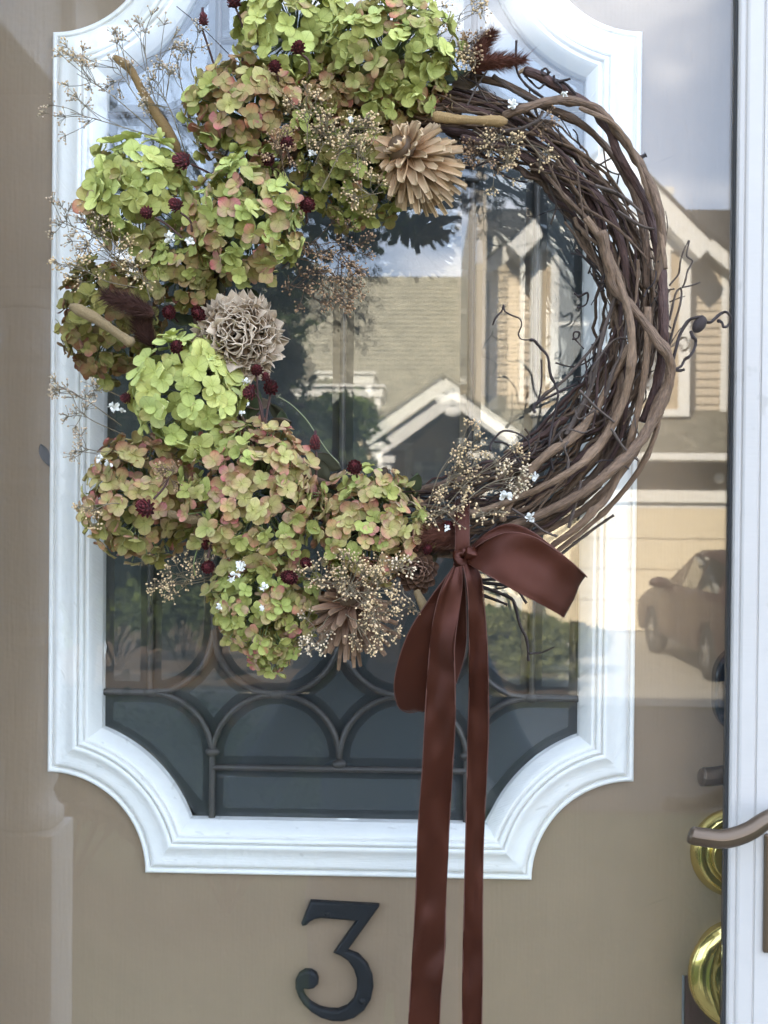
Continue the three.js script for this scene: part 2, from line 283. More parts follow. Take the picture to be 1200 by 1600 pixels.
// ---------------------------------------------------------------- storm door
const GL = dc.x - 0.375, GR = W(1143, 800, 0.004).x;               // clear glass from GL to GR
const stormTop = doorTop - 0.03, SD = GR + 0.105;
const storm = thing('storm_door', 'white storm door with one clear full pane and a bronze lever, in front of the tan door', 'storm door', V((GL + GR) / 2, PORCH + 0.03, 0));
const toStorm = (g) => { g.translate(-storm.position.x, -storm.position.y, 0); return g; };
{
  const y0 = PORCH + 0.03, gy0 = PORCH + 0.22, gy1 = stormTop - 0.09;
  // stile with stepped edge: x offset from the glass edge, front height
  const stile = [[0, 0.004], [0, 0.010], [0.0015, 0.0125], [0.0045, 0.0135], [0.0065, 0.0125], [0.0075, 0.0145], [0.0095, 0.0155], [0.0215, 0.0162], [0.0222, 0.0150], [0.0232, 0.0150], [0.0240, 0.0165], [0.0445, 0.0168], [0.0450, 0.0155], [0.0460, 0.0155], [0.0465, 0.0170], [0.1, 0.0170], [0.1, -0.025], [0.004, -0.025], [0.004, -0.009], [0, -0.008]];
  const sh = (sx, x) => { const s = new THREE.Shape(stile.map(([a, b]) => new THREE.Vector2(x + sx * a, -b))); const g = new THREE.ExtrudeGeometry(s, { depth: stormTop - y0, bevelEnabled: false }); g.rotateX(-Math.PI / 2); g.translate(0, y0, 0); return g; };
  // rotateX(-90): shape y -> -z, so front height b ends at z = +b
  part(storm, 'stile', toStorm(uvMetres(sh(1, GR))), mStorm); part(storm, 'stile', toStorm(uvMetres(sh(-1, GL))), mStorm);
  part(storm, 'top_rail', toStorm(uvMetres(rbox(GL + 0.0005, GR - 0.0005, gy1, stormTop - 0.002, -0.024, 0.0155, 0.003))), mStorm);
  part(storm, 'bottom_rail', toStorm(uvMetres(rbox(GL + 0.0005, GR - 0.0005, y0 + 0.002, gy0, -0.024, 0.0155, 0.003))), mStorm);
  part(storm, 'gasket', toStorm(merge([box(GR - 0.0022, GR - 0.0004, gy0, gy1, -0.007, 0.006), box(GL + 0.0004, GL + 0.0022, gy0, gy1, -0.007, 0.006)])), mGasket);
  part(storm, 'glass_pane', toStorm(box(GL + 0.0024, GR - 0.0024, gy0 + 0.001, gy1 - 0.001, -0.004, 0)), mGlass);
  // lever handle
  const lv = sub(storm, 'lever_handle', 'curved bronze lever handle on the white stile');
  const hz = 0.062, lp = [[1076, 1302, 0.060], [1086, 1306, 0.061], [1105, 1309, 0.063], [1128, 1311, 0.064], [1150, 1307, 0.064], [1172, 1298, 0.063], [1190, 1286, 0.061], [1206, 1277, 0.058], [1222, 1272, 0.05], [1230, 1270, 0.032], [1232, 1270, 0.017]].map(([u, v, z]) => W(u, v, z));
  const lg = tube(curve(lp, 70), (t) => (t < 0.05 ? 0.0046 + 0.0036 * Math.sqrt(t / 0.05) : 0.0083) * (1 + 0.06 * Math.sin(t * 5)), 20); part(lv, 'lever', toStorm(lg), mBronze);
  const a = W(1193, 1332, 0.018), b = W(1193, 1488, 0.018), ea = W(1262, 1303, 0.018);
  part(lv, 'escutcheon', toStorm(uvMetres(rbox(a.x, a.x + 0.044, b.y, ea.y, 0.0165, 0.0215, 0.0024), 8)), mBronze);
  // inner handle seen through the glass
  const ip = [[1094, 1213, -0.045], [1105, 1214, -0.046], [1130, 1211, -0.047], [1160, 1206, -0.046], [1176, 1204, -0.036], [1178, 1204, -0.02]].map(([u, v, z]) => W(u, v, z));
  part(storm, 'inner_handle', toStorm(tube(curve(ip, 40), (t) => 0.0075 + 0.0022 * smooth(t, 0, 0.08), 16)), mBronze);
}
// a dark dry leaf caught on the door beside the frame
{ const c = W(74, 713, DZ), pos = [], idx = []; for (let i = 0; i <= 8; i++) for (const k of [-1, 0, 1]) { const t = i / 8, w = 0.005 * Math.sin(Math.PI * Math.pow(t, 0.8)); pos.push(c.x - 0.006 + t * 0.012 + k * w, c.y + 0.013 - t * 0.026 + k * w * 0.35, DZ + 0.003 + 0.002 * Math.sin(t * 3) + (k ? 0.0016 : 0)); }
  for (let i = 0; i < 8; i++) for (const k of [0, 1]) { const a = i * 3 + k; idx.push(a, a + 1, a + 3, a + 1, a + 4, a + 3); }
  tag(part(scene, 'dry_leaf', geom(pos, idx), mat({ color: C(0.03, 0.026, 0.028), side: THREE.DoubleSide })), 'small dark dry leaf stuck on the tan door left of the white frame', 'leaf'); }
// ---------------------------------------------------------------- wreath: vines
const wreath = thing('wreath', 'round grapevine wreath with green hydrangeas and dried flowers, hung on the storm door glass', 'wreath', W(665, 490, 0.01));
const toW = (g) => { g.translate(-wreath.position.x, -wreath.position.y, -wreath.position.z); return g; };
const tBark = tex(256, 512, (u, v) => { const n = 0.66 + 0.45 * tiled(u, v, 2.6, 5) + 0.22 * N(Math.cos(u * 6.283) * 4, Math.sin(u * 6.283) * 4, v * 11) + 0.20 * fbm(Math.cos(u * 6.283) * 7, Math.sin(u * 6.283) * 7, v * 34, 3) - 0.35 * smooth(fbm(Math.cos(u * 6.283) * 3 + 5, Math.sin(u * 6.283) * 3, v * 26, 3), 0.28, 0.42) + 0.16 * smooth(fbm(Math.cos(u * 6.283) * 4 - 5, Math.sin(u * 6.283) * 4, v * 16, 3), 0.2, 0.4); return [n, n * 0.985, n * 0.96]; });
const tBarkB = tex(256, 512, (u, v) => 0.55 + 0.35 * N(Math.cos(u * 6.283) * 4, Math.sin(u * 6.283) * 4, v * 9) + 0.4 * fbm(Math.cos(u * 6.283) * 6, Math.sin(u * 6.283) * 6, v * 30, 3) - 0.5 * smooth(fbm(Math.cos(u * 6.283) * 3 + 5, Math.sin(u * 6.283) * 3, v * 26, 3), 0.28, 0.42));
const bark = (r, g, b, e = 1) => mat({ color: C(r, g, b), map: rep(tBark, 1, 9), bumpMap: rep(tBarkB, 1, 9), bumpScale: 0.0016 * e, roughness: 0.72 });
const mVine = [bark(0.21, 0.128, 0.076), bark(0.285, 0.18, 0.108), bark(0.155, 0.092, 0.055), bark(0.10, 0.048, 0.036), bark(0.24, 0.146, 0.084)];
const mTwig = bark(0.13, 0.092, 0.07, 0.5), mDarkTwig = bark(0.055, 0.036, 0.032, 0.5);
{
  const rd = rng(41), cx = 665, cy = 492;
  const ringPoint = (th, off, z) => { const lf = smooth(-Math.cos(th), -0.25, 0.5), rr = (318 + off * (1 - 0.45 * lf) + 16 * lf) * (1 + 0.012 * Math.sin(th * 2 + 1)); return W(cx + rr * Math.cos(th), cy + rr * Math.sin(th) * 1.0, z); };
  const strand = (th0, span, r0, m) => {
    const n = Math.ceil(span * 34), pts = [], b = 0.25 + 0.75 * Math.sqrt(rd()), ph = rd() * 6.28, k = (rd() < 0.5 ? -1 : 1) * (0.5 + rd() * 1.1), sd = rd() * 90;
    for (let i = 0; i <= n; i++) {
      const th = th0 + span * i / n, a = ph + k * th + 1.1 * N(th * 0.9, sd), bb = b * (1 + 0.35 * N(th * 1.3, sd + 9));
      const low = smooth(Math.sin(th), 0.1, 0.95);
      pts.push(ringPoint(th, Math.cos(a) * (50 + 16 * low) * bb - 6 * low + 5 * N(th * 5, sd + 3) + (r0 < 0.0018 ? 9 : 3.5) * N(th * 13, sd + 31), 0.046 + Math.sin(a) * 0.027 * bb + 0.003 * N(th * 6, sd + 5)));
    }
    const jo = []; for (let i = 0; i < 7; i++) jo.push(rd()); // joints
    part(wreath, 'vine_stem', toW(tube(pts, (t) => { let q = r0 * (1 - 0.35 * t); for (const j of jo) q += r0 * 0.3 * Math.exp(-Math.pow((t - j) * span * 30, 2)); return q * smooth(t, -0.01, 0.012); }, r0 > 0.003 ? 12 : 7, { lump: 0.32, seed: sd, freq: 100 })), m);
  };
  for (let i = 0; i < 4; i++) strand(rd() * 6.28, 2.2 + rd() * 3, 0.0032 + rd() * 0.0014, mVine[i % 5]);
  for (let i = 0; i < 20; i++) strand(rd() * 6.28, 1.6 + rd() * 3, 0.0017 + rd() * 0.0013, mVine[(i * 3 + 1) % 5]);
  for (let i = 0; i < 82; i++) strand(-2.0 + rd() * 3.2, 0.5 + rd() * 1.8, 0.0006 + rd() * 0.0011, mVine[i % 5]);
  for (let i = 0; i < 46; i++) { // loose sticks lying across the bundle
    const th = -1.45 + 3.0 * rd(), off = (rd() - 0.5) * 90, len = 55 + 110 * rd(), a = th + Math.PI / 2 + (rd() < 0.5 ? -1 : 1) * (0.16 + 0.5 * rd()), rr = 318 + off, u = 665 + rr * Math.cos(th), v = 492 + rr * Math.sin(th), z = 0.05 + 0.034 * rd(), bow_ = (rd() - 0.5) * 22, q = [];
    for (let k = 0; k <= 6; k++) { const s = k / 6 - 0.5, w = bow_ * (1 - 4 * s * s) + 2.5 * (rd() - 0.5); q.push(W(u + Math.cos(a) * len * s - Math.sin(a) * w, v + Math.sin(a) * len * s + Math.cos(a) * w, z + 0.006 * s)); }
    const r0 = 0.0007 + 0.0012 * rd() * rd(), sd = rd() * 40, kn = 0.2 + 0.6 * rd();
    part(wreath, 'vine_stem', toW(tube(curve(q, 26), (t) => r0 * (1.1 - 0.4 * t) * (1 + 0.55 * Math.exp(-Math.pow((t - kn) * 22, 2))), 7, { lump: 0.3, seed: sd, freq: 140 })), mVine[i % 5]);
  }
  // strands the photograph lets one follow
  const named = [
    [[[786, 181], [817, 170], [845, 161], [872, 157], [900, 159], [930, 168], [950, 185], [962, 205], [985, 235], [1003, 262], [1022, 300], [1031, 335], [1034, 380], [1026, 440]], 0.082, 0.0052, 0],
    [[[818, 110], [845, 120], [882, 142], [912, 160], [936, 180], [952, 205], [968, 245], [995, 290], [1018, 340], [1030, 400], [1036, 460], [1036, 540], [1026, 600], [1005, 660]], 0.072, 0.0062, 3],
    [[[940, 360], [951, 415], [960, 450], [992, 485], [1024, 528], [1044, 556], [1047, 588], [1031, 632], [1000, 690], [952, 738], [903, 775], [840, 806], [780, 830]], 0.086, 0.0066, 0],
    [[[700, 806], [760, 796], [810, 777], [850, 760], [890, 737], [922, 712], [952, 672], [976, 620], [987, 560], [984, 500], [968, 440], [944, 384], [915, 340]], 0.084, 0.0050, 1],
    [[[784, 815], [799, 782], [820, 745], [860, 706], [892, 686], [930, 642], [956, 592], [985, 540]], 0.078, 0.0054, 1],
    [[[838, 255], [862, 283], [885, 310], [922, 346], [952, 378], [964, 420], [966, 476]], 0.07, 0.0026, 0],
    [[[730, 120], [790, 132], [850, 165], [910, 195], [955, 240], [990, 300], [1008, 370], [1010, 450]], 0.066, 0.0048, 2],
    [[[690, 160], [750, 175], [810, 205], [880, 255], [925, 320], [950, 400]], 0.06, 0.0050, 3],
    [[[720, 215], [790, 232], [850, 262], [905, 285], [950, 330], [975, 400], [980, 470]], 0.064, 0.0050, 3],
    [[[870, 862], [915, 826], [958, 786], [1000, 732], [1026, 672], [1040, 600]], 0.07, 0.0034, 4],
    [[[800, 845], [860, 826], [925, 786], [965, 745], [1000, 690], [1028, 620], [1044, 520]], 0.06, 0.0046, 0],
    [[[715, 835], [780, 826], [850, 800], [915, 756], [955, 700], [980, 640]], 0.05, 0.0050, 2],
    [[[860, 855], [905, 822], [925, 800], [950, 775], [975, 720], [995, 650], [1010, 560], [1012, 480]], 0.082, 0.0044, 4],
    [[[905, 168], [960, 195], [990, 240], [1012, 300], [1030, 350], [1040, 420]], 0.088, 0.0030, 1],
  ];
  named.forEach(([p, z, r, m], k) => {
    const pts = curve(p.map(([u, v], i) => W(u, v, z + 0.006 * Math.sin(i * 1.3 + k))), p.length * 9);
    part(wreath, 'vine_stem', toW(tube(pts, (t) => r * 0.68 * (1 + 0.10 * Math.sin(t * 9 + k) + 0.38 * Math.exp(-Math.pow((t - 0.28 - 0.05 * (k % 4)) * 30, 2)) + 0.34 * Math.exp(-Math.pow((t - 0.66 + 0.04 * (k % 3)) * 34, 2))) * smooth(t, -0.02, 0.01), 14, { lump: 0.3, seed: k * 5, freq: 80 })), mVine[m]);
  });
  { const c = W(817, 110, 0.0745), g = new THREE.CylinderGeometry(0.0058, 0.0058, 0.0012, 16); g.rotateX(0.5); g.rotateZ(1.0); g.scale(1.3, 0.7, 1); g.translate(c.x, c.y, c.z); part(wreath, 'cut_end', toW(g), mat({ color: C(0.42, 0.28, 0.15), roughness: 0.8 }), 'pale cut end of a thick vine'); }
  // twigs and tendrils: [pixels, z, radius in mm, dark]
  const tw = [
    [[[770, 508], [775, 496], [784, 486], [787, 477], [789, 486], [800, 493], [812, 498], [815, 508], [810, 522], [815, 530], [828, 531], [835, 532]], 0.085, 0.75, 1, 'tendril'],
    [[[828, 531], [835, 533], [846, 545], [856, 558], [860, 585], [868, 602], [872, 618], [868, 640], [862, 668], [858, 700], [864, 735]], 0.08, 1.2, 1],
    [[[766, 704], [768, 692], [785, 674], [808, 677], [824, 688], [828, 702]], 0.085, 1.0, 1, 'tendril'],
    [[[772, 690], [790, 693], [800, 703], [812, 722], [824, 732]], 0.08, 0.9, 1, 'tendril'],
    [[[819, 697], [806, 700], [802, 707], [812, 722], [826, 738]], 0.088, 0.9, 1, 'tendril'],
    [[[1047, 580], [1056, 545], [1062, 524], [1075, 502], [1088, 496], [1098, 495], [1102, 502], [1110, 504], [1118, 497], [1128, 489], [1136, 488], [1142, 497], [1138, 508], [1131, 511], [1128, 504], [1121, 501]], 0.085, 1.4, 1, 'tendril'],
    [[[1079, 518], [1083, 527], [1087, 532], [1085, 545], [1078, 556], [1070, 562], [1064, 572], [1054, 578], [1062, 579], [1070, 577]], 0.085, 1.3, 1, 'tendril'],
    [[[1046, 500], [1056, 458], [1066, 449], [1071, 438], [1074, 424], [1082, 408], [1073, 399], [1077, 376]], 0.07, 0.9, 0], [[[1066, 449], [1080, 446], [1094, 441]], 0.07, 0.8, 0],
    [[[1046, 446], [1060, 428], [1063, 409], [1068, 392], [1076, 376]], 0.066, 0.8, 0], [[[1044, 545], [1055, 502], [1062, 478], [1065, 460], [1064, 449]], 0.072, 1.1, 0], [[[1046, 472], [1060, 466], [1070, 463]], 0.066, 0.6, 0],
    [[[1040, 330], [1043, 355], [1038, 380], [1030, 395]], 0.07, 0.4, 0], [[[1035, 560], [1052, 530], [1064, 512]], 0.08, 0.6, 0],
    [[[745, 914], [795, 933], [805, 948], [812, 976], [823, 1000], [826, 1033]], 0.05, 1.6, 1], [[[827, 1021], [845, 1020], [866, 1011]], 0.05, 0.9, 1], [[[752, 910], [802, 918], [823, 943]], 0.052, 1.6, 1], [[[748, 928], [770, 936], [793, 945]], 0.05, 1.5, 1], [[[770, 921], [798, 916], [815, 908]], 0.05, 0.9, 1], [[[740, 905], [775, 905], [830, 898], [862, 880]], 0.05, 1.4, 1],
    [[[868, 873], [907, 842], [937, 820], [959, 805]], 0.06, 1.5, 0],
    [[[885, 680], [898, 655], [925, 600], [943, 520], [962, 465]], 0.075, 2.2, 0], [[[832, 640], [850, 618], [880, 595], [920, 550], [944, 515]], 0.072, 1.6, 0], [[[946, 620], [958, 580], [972, 550], [980, 500]], 0.078, 1.7, 0], [[[840, 632], [846, 600], [846, 562]], 0.075, 0.9, 1],
    [[[920, 600], [926, 575], [950, 540], [968, 528], [985, 530]], 0.08, 1.1, 0], [[[835, 645], [836, 632], [862, 618], [900, 600]], 0.075, 1.2, 1], [[[895, 530], [903, 528], [905, 520], [898, 519], [896, 526], [904, 536], [912, 545]], 0.075, 0.8, 1, 'tendril'],
    [[[945, 430], [935, 437], [930, 428]], 0.075, 0.9, 1, 'tendril'], [[[948, 415], [942, 440], [935, 440]], 0.08, 1, 1, 'tendril'], [[[898, 458], [905, 463], [918, 458], [916, 475], [902, 481]], 0.06, 1.0, 1, 'tendril'],
    [[[849, 153], [827, 137], [812, 120], [806, 100], [807, 63]], 0.08, 1.2, 1], [[[900, 148], [882, 130], [862, 124], [852, 130], [842, 138], [830, 128], [820, 118]], 0.075, 1.1, 1, 'tendril'], [[[857, 113], [853, 107], [847, 110], [848, 116], [856, 116], [860, 112]], 0.08, 1.0, 1, 'tendril'], [[[866, 128], [880, 126], [891, 123]], 0.08, 1.1, 1], [[[865, 118], [868, 127], [876, 135], [878, 142]], 0.08, 1.1, 1],
    [[[990, 255], [1000, 247], [1009, 242]], 0.075, 2.2, 1], [[[720, 262], [740, 260], [772, 250], [792, 255]], 0.06, 1.1, 1], [[[770, 262], [800, 280], [824, 285]], 0.055, 0.8, 1], [[[738, 100], [745, 130], [762, 160]], 0.075, 0.9, 0], [[[760, 112], [745, 135], [730, 165]], 0.08, 0.9, 0], [[[770, 118], [800, 140], [840, 160]], 0.075, 2.0, 0],
    [[[782, 205], [810, 202], [838, 190], [848, 175]], 0.08, 1.7, 0], [[[900, 390], [915, 405], [935, 428], [950, 455]], 0.06, 1.2, 1], [[[880, 305], [892, 312], [900, 330]], 0.07, 0.9, 1],
    [[[930, 640], [905, 655], [900, 640], [912, 632], [935, 648]], 0.085, 0.8, 0, 'tendril'], [[[878, 690], [874, 680], [882, 672], [895, 672], [912, 676], [930, 668]], 0.09, 0.9, 0, 'tendril'], [[[885, 745], [888, 720], [882, 700], [888, 690]], 0.09, 1.2, 0],
    [[[888, 825], [897, 795], [905, 768], [908, 752]], 0.085, 1.5, 0], [[[800, 795], [830, 815], [850, 830], [870, 838]], 0.088, 1.2, 0], [[[955, 670], [975, 700], [998, 720]], 0.088, 1.2, 0], [[[905, 610], [930, 635], [960, 660]], 0.086, 1.3, 0], [[[965, 330], [1000, 352], [1022, 358]], 0.085, 1.4, 0], [[[930, 290], [970, 305], [1005, 335]], 0.085, 1.5, 0],
  ];
  const r2 = rng(7);
  for (let i = 0; i < 84; i++) { // side shoots that stick out of the bundle
    const th = -1.35 + r2() * 2.9, out = r2() < 0.55 ? 1 : -1, r0 = 318 + out * (20 + 25 * r2()), u = 665 + r0 * Math.cos(th), v = 492 + r0 * Math.sin(th), a = th + (r2() < 0.5 ? 1 : -1) * (0.9 + 0.4 * r2()) + (out < 0 ? Math.PI : 0), l = 28 + 50 * r2();
    const p = []; let x = u, y = v, b = a; for (let k = 0; k <= 5; k++) { p.push([x, y]); x += Math.cos(b) * l / 5; y += Math.sin(b) * l / 5; b += (r2() - 0.5) * 0.9; }
    tw.push([p, 0.04 + 0.05 * r2(), 0.35 + 0.6 * r2(), r2() < 0.5 ? 1 : 0]);
  }
  tw.forEach(([p, z, r, dark, nm], k) => {
    const pts = curve(p.map(([u, v], i) => W(u, v, z + 0.002 * Math.sin(i * 2.1 + k))), p.length * 7);
    part(wreath, nm ?? 'twig', toW(tube(pts, (t) => r / 1000 * (1.15 - 0.35 * t) * (1 + 0.25 * Math.pow(Math.max(0, Math.sin(t * 16 + k)), 6)) * (t > 0.97 ? 1.3 : 1), 6, { lump: 0.2, seed: k, freq: 120 })), dark ? mDarkTwig : mTwig);
  });
  { const c = W(1093, 507, 0.085), g = new THREE.SphereGeometry(0.0062, 14, 12); g.scale(0.9, 1.35, 0.9); g.rotateZ(-0.6); g.translate(c.x, c.y, c.z); part(wreath, 'dried_berry', toW(g), mDarkTwig, 'dark dried berry caught in the curled tendril on the right'); }
}

// ---------------------------------------------------------------- wreath: hydrangeas
const tVein = tex(128, 128, (u, v) => { // u along the sepal, v across
  const c = Math.abs(v - 0.5), mid = Math.exp(-Math.pow(c / 0.018, 2)), br = Math.pow(0.5 + 0.5 * Math.cos((u * 8.5 - c * 8) * 6.283 / 1.6), 14) * 0.55, n = 0.93 + 0.10 * fbm(u * 9, v * 9, 1, 4) - (fbm(u * 24, v * 24, 8, 2) > 0.34 ? 0.07 : 0);
  const g = n * (1 - 0.20 * mid - 0.20 * br); return [g, g, g * (1 + 0.0 * mid)];
});
const mSepal = phys({ color: C(1, 1, 1), vertexColors: true, map: tVein, bumpMap: tVein, bumpScale: 0.0005, roughness: 0.9, transmission: 0.18, thickness: 0, side: THREE.DoubleSide, specularIntensity: 0.5 });
const mStem = mat({ color: C(0.2, 0.24, 0.09), roughness: 0.7 });
const PAL = { // [base, tip, blush, share of blush]
  lime: [[0.53, 0.555, 0.15], [0.61, 0.62, 0.21], [0.54, 0.48, 0.20], 0.1],
  green: [[0.345, 0.385, 0.095], [0.44, 0.46, 0.14], [0.48, 0.27, 0.16], 0.32],
  pink: [[0.44, 0.415, 0.125], [0.50, 0.42, 0.18], [0.52, 0.215, 0.165], 0.95],
  red: [[0.32, 0.30, 0.095], [0.37, 0.27, 0.12], [0.37, 0.115, 0.08], 0.85],
  olive: [[0.26, 0.255, 0.065], [0.31, 0.29, 0.085], [0.24, 0.13, 0.06], 0.3],
  rust: [[0.24, 0.21, 0.07], [0.25, 0.15, 0.065], [0.19, 0.07, 0.035], 0.8],
};
function sepal(L, Wd, cup, fold, curl, c0, c1, blush, bl, seed, nx = 8, ny = 5) {
  const pos = [], uv = [], col = [], idx = [];
  for (let i = 0; i <= nx; i++) for (let j = 0; j <= ny; j++) {
    const s = 0.5 - 0.5 * Math.cos(Math.PI * i / nx), t = Math.sin(Math.PI / 2 * (j / ny * 2 - 1)), w = Wd * Math.max(0.14 * (1 - s), Math.pow(Math.sin(Math.PI * Math.pow(s, 1.12)), 0.55));
    const x = s * L * (1 - 0.05 * t * t * s), y = t * w * 0.5, z = cup * L * s * s + fold * Wd * t * t * (0.4 + s) + curl * L * Math.pow(s, 5) + 0.10 * L * N(s * 2.5 + seed, t * 1.9 + seed, 3);
    pos.push(x, y, z); uv.push(s, j / ny);
    const e = clamp(Math.max(s * s * 1.1, Math.abs(t) * 0.8 * s) + 0.28 * N(s * 3, t * 3, seed), 0, 1), b = clamp((0.3 + 0.8 * e) * bl * 1.2, 0, 1);
    const rim = smooth(Math.max(Math.abs(t), s * 1.02 - 0.04), 0.86, 1) * (0.10 + 0.5 * bl), sp = [0.30, 0.20, 0.10];
    for (let k = 0; k < 3; k++) col.push(lerp(lerp(lerp(c0[k], c1[k], s), blush[k], b), sp[k], rim));
  }
  for (let i = 0; i < nx; i++) for (let j = 0; j < ny; j++) { const a = i * (ny + 1) + j, b = a + ny + 1; idx.push(a, b, a + 1, b, b + 1, a + 1); }
  return geom(pos, idx, uv, col);
}
function floret(rd, pal, size) {
  const [c0, c1, bl, share] = PAL[pal], list = [], v = 0.82 + 0.32 * rd(), yel = 0.92 + 0.16 * rd(), fb = rd() < share ? 0.45 + 0.75 * rd() : 0.25 * share * rd(), k0 = rd() * 1.57, open = 0.02 + 0.7 * rd() * rd(), back = 0.6 + 0.4 * rd();
  for (let i = 0; i < 4; i++) {
    const L = size * (0.86 + 0.28 * rd()), g = sepal(L, L * (0.84 + 0.2 * rd()), 0.16 - 0.5 * back * rd(), -0.06 + 0.26 * rd(), 0.3 * (rd() - 0.5), c0.map((x, k) => x * v * (k ? 1 : yel)), c1.map((x, k) => x * v * (k ? 1 : yel)), bl.map((x) => x * (0.8 + 0.4 * rd())), fb * (0.15 + 1.5 * rd() * (0.4 + 0.6 * rd())), rd() * 50);
    g.translate(0.0009, 0, (i % 2) * 0.0006); g.rotateY(-open * (0.6 + 0.8 * rd())); g.rotateX((rd() - 0.5) * 0.8); g.rotateZ(k0 + i * Math.PI / 2 + (rd() - 0.5) * 0.3); list.push(g);
  }
  const b = new THREE.IcosahedronGeometry(size * 0.085, 1), n = b.attributes.position.count; b.translate(0, 0, 0.0008); b.setAttribute('color', new THREE.Float32BufferAttribute(Array.from({ length: n * 3 }, (_, i) => c0[i % 3] * 0.9), 3)); list.push(b);
  return merge(list);
}
const floretSets = {};
{ const rd = rng(11); for (const p of Object.keys(PAL)) { floretSets[p] = []; for (let i = 0; i < 11; i++) floretSets[p].push(floret(rd, p, 1)); } }
const HEADS = [ // u, v, z, radius x, radius y (pixels), palettes, floret size in mm, label
  [458, 44, 0.060, 84, 92, 'lime lime green', 16.4, 'pale lime hydrangea head at the top of the wreath'],
  [608, 84, 0.074, 104, 86, 'green lime green', 15.2, 'large green hydrangea head at the top right, next to the bunny tails'],
  [575, 150, 0.064, 118, 48, 'pink green red', 12.8, 'pink edged underside of the large top hydrangea'],
  [388, 180, 0.078, 92, 80, 'red pink green', 14.6, 'reddish brown hydrangea head at the upper left'],
  [555, 265, 0.050, 88, 84, 'olive green green', 12.0, 'shaded green hydrangea head behind the upper wooden flower'],
  [214, 302, 0.066, 80, 84, 'lime lime green', 16.4, 'bright lime hydrangea head on the far left'],
  [384, 346, 0.092, 86, 90, 'green lime pink', 15.2, 'large green hydrangea head with pink edges at the middle left'],
  [285, 422, 0.068, 68, 56, 'green olive red', 13.2, 'small green hydrangea head with brown tips'],
  [172, 500, 0.052, 74, 88, 'olive olive rust', 14.0, 'dull olive hydrangea head at the far left, under the dark bunny tail'],
  [296, 612, 0.090, 88, 92, 'lime lime lime', 17.2, 'brightest lime hydrangea head at the middle left'],
  [220, 780, 0.062, 84, 94, 'pink pink olive', 14.0, 'olive and pink hydrangea head at the lower left'],
  [396, 772, 0.090, 102, 108, 'pink pink green', 13.8, 'largest pink blushed hydrangea head at the bottom left'],
  [578, 822, 0.080, 84, 82, 'green pink pink', 12.8, 'yellow green hydrangea head at the bottom beside the pine cone'],
  [412, 936, 0.074, 80, 82, 'green pink green', 13.0, 'green hydrangea head hanging lowest'],
  [424, 1010, 0.068, 40, 40, 'green pink green', 10.0, 'pointed tip of the lowest hydrangea'],
];
{
  const rd = rng(5); let singles = 0;
  const up = V(0, 0, 1), q = new THREE.Quaternion(), q2 = new THREE.Quaternion(), m4 = new THREE.Matrix4();
  for (const [u, v, z, rx, ry, pals, mm, label] of HEADS) {
    const head = sub(wreath, 'hydrangea_head', label), c = W(u, v, z), k = (CAMZ - z) / F, ps = pals.split(' '), ax = rx * k, ay = ry * k, az = Math.min(ax, ay) * 0.92, size = mm * (pals.startsWith('lime') ? 0.80 : 0.735) / 1000;
    const n = Math.round(4.6 * Math.PI * (rx + ry) * (rx + ry) / 4 * k * k / (size * size) / 2.0), rest = [], stems = [], cand = [];
    const core = V(c.x, c.y, c.z - az * 0.55);
    for (let i = 0; i < n; i++) {
      const zz = 1 - 1.55 * (i + 0.5) / n, rr = Math.sqrt(1 - zz * zz), a = i * 2.39996 + rd() * 0.6, lay = i % 4 === 3 ? 0.62 + 0.14 * rd() : 0.82 + 0.28 * rd();
      const d = V(rr * Math.cos(a), rr * Math.sin(a), zz).addScaledVector(V(rd() - 0.5, rd() - 0.5, rd() - 0.5), 0.22).normalize();
      const lumpy = 1 + 0.10 * N(d.x * 2.2 + u, d.y * 2.2 + v, d.z * 2.2), s = size * (0.80 + 0.38 * rd());
      const p = V(c.x + d.x * (ax * 1.05 - size * 0.22) * lay * lumpy, c.y + d.y * (ay * 1.05 - size * 0.22) * lay * lumpy, c.z + d.z * az * lay * lumpy);
      if (p.z < 0.016) p.z = 0.016 + 0.006 * rd();
      const nn = d.clone().addScaledVector(V(rd() - 0.5, rd() - 0.5, rd() - 0.5), 1.15).add(V(0, 0.12, 0.2)).normalize();
      q.setFromUnitVectors(up, nn); q2.setFromAxisAngle(up, rd() * 6.28); q.multiply(q2);
      const low = d.y < -0.35 || d.x < -0.7; // older, blushed florets sit low and outside
      const pal = rd() < (low ? 0.30 : 0.52) ? ps[0] : rd() < (low ? 0.35 : 0.6) ? ps[1] : ps[2];
      cand.push({ g: floretSets[pal][Math.floor(rd() * 11)], p, q: q.clone(), s, front: p.z + d.z * 0.02 });
      if (p.z > 0.03) stems.push(tube(curve([core.clone().lerp(p, 0.2), core.clone().lerp(p, 0.62).add(V((rd() - 0.5) * 0.006, (rd() - 0.5) * 0.006, 0.002)), p.clone().addScaledVector(nn, -0.002)], 5), 0.0006, 4, { caps: false }));
    }
    const keep = Math.min(cand.length, Math.round(24 * Math.min(1, rx * ry / 7000))); cand.sort((a, b) => b.front - a.front);
    cand.forEach((f, i) => {
      if (i < keep && singles < 300) { const m = part(head, 'floret', f.g, mSepal); m.position.copy(f.p).sub(wreath.position); m.quaternion.copy(f.q); m.scale.setScalar(f.s); singles++; }
      else { m4.compose(f.p, f.q, V(f.s, f.s, f.s)); rest.push(f.g.clone().applyMatrix4(m4)); }
    });
    const r = part(head, 'floret_cluster', toW(merge(rest)), mSepal); r.userData.kind = 'stuff';
    const st = part(head, 'flower_stem', toW(merge(stems)), mStem); st.userData.kind = 'stuff';
    const main = tube(curve([W(665 + (u - 665) * 0.98, v, 0.03), core], 6), 0.0022, 7); part(head, 'main_stem', toW(main), mStem);
  }
}

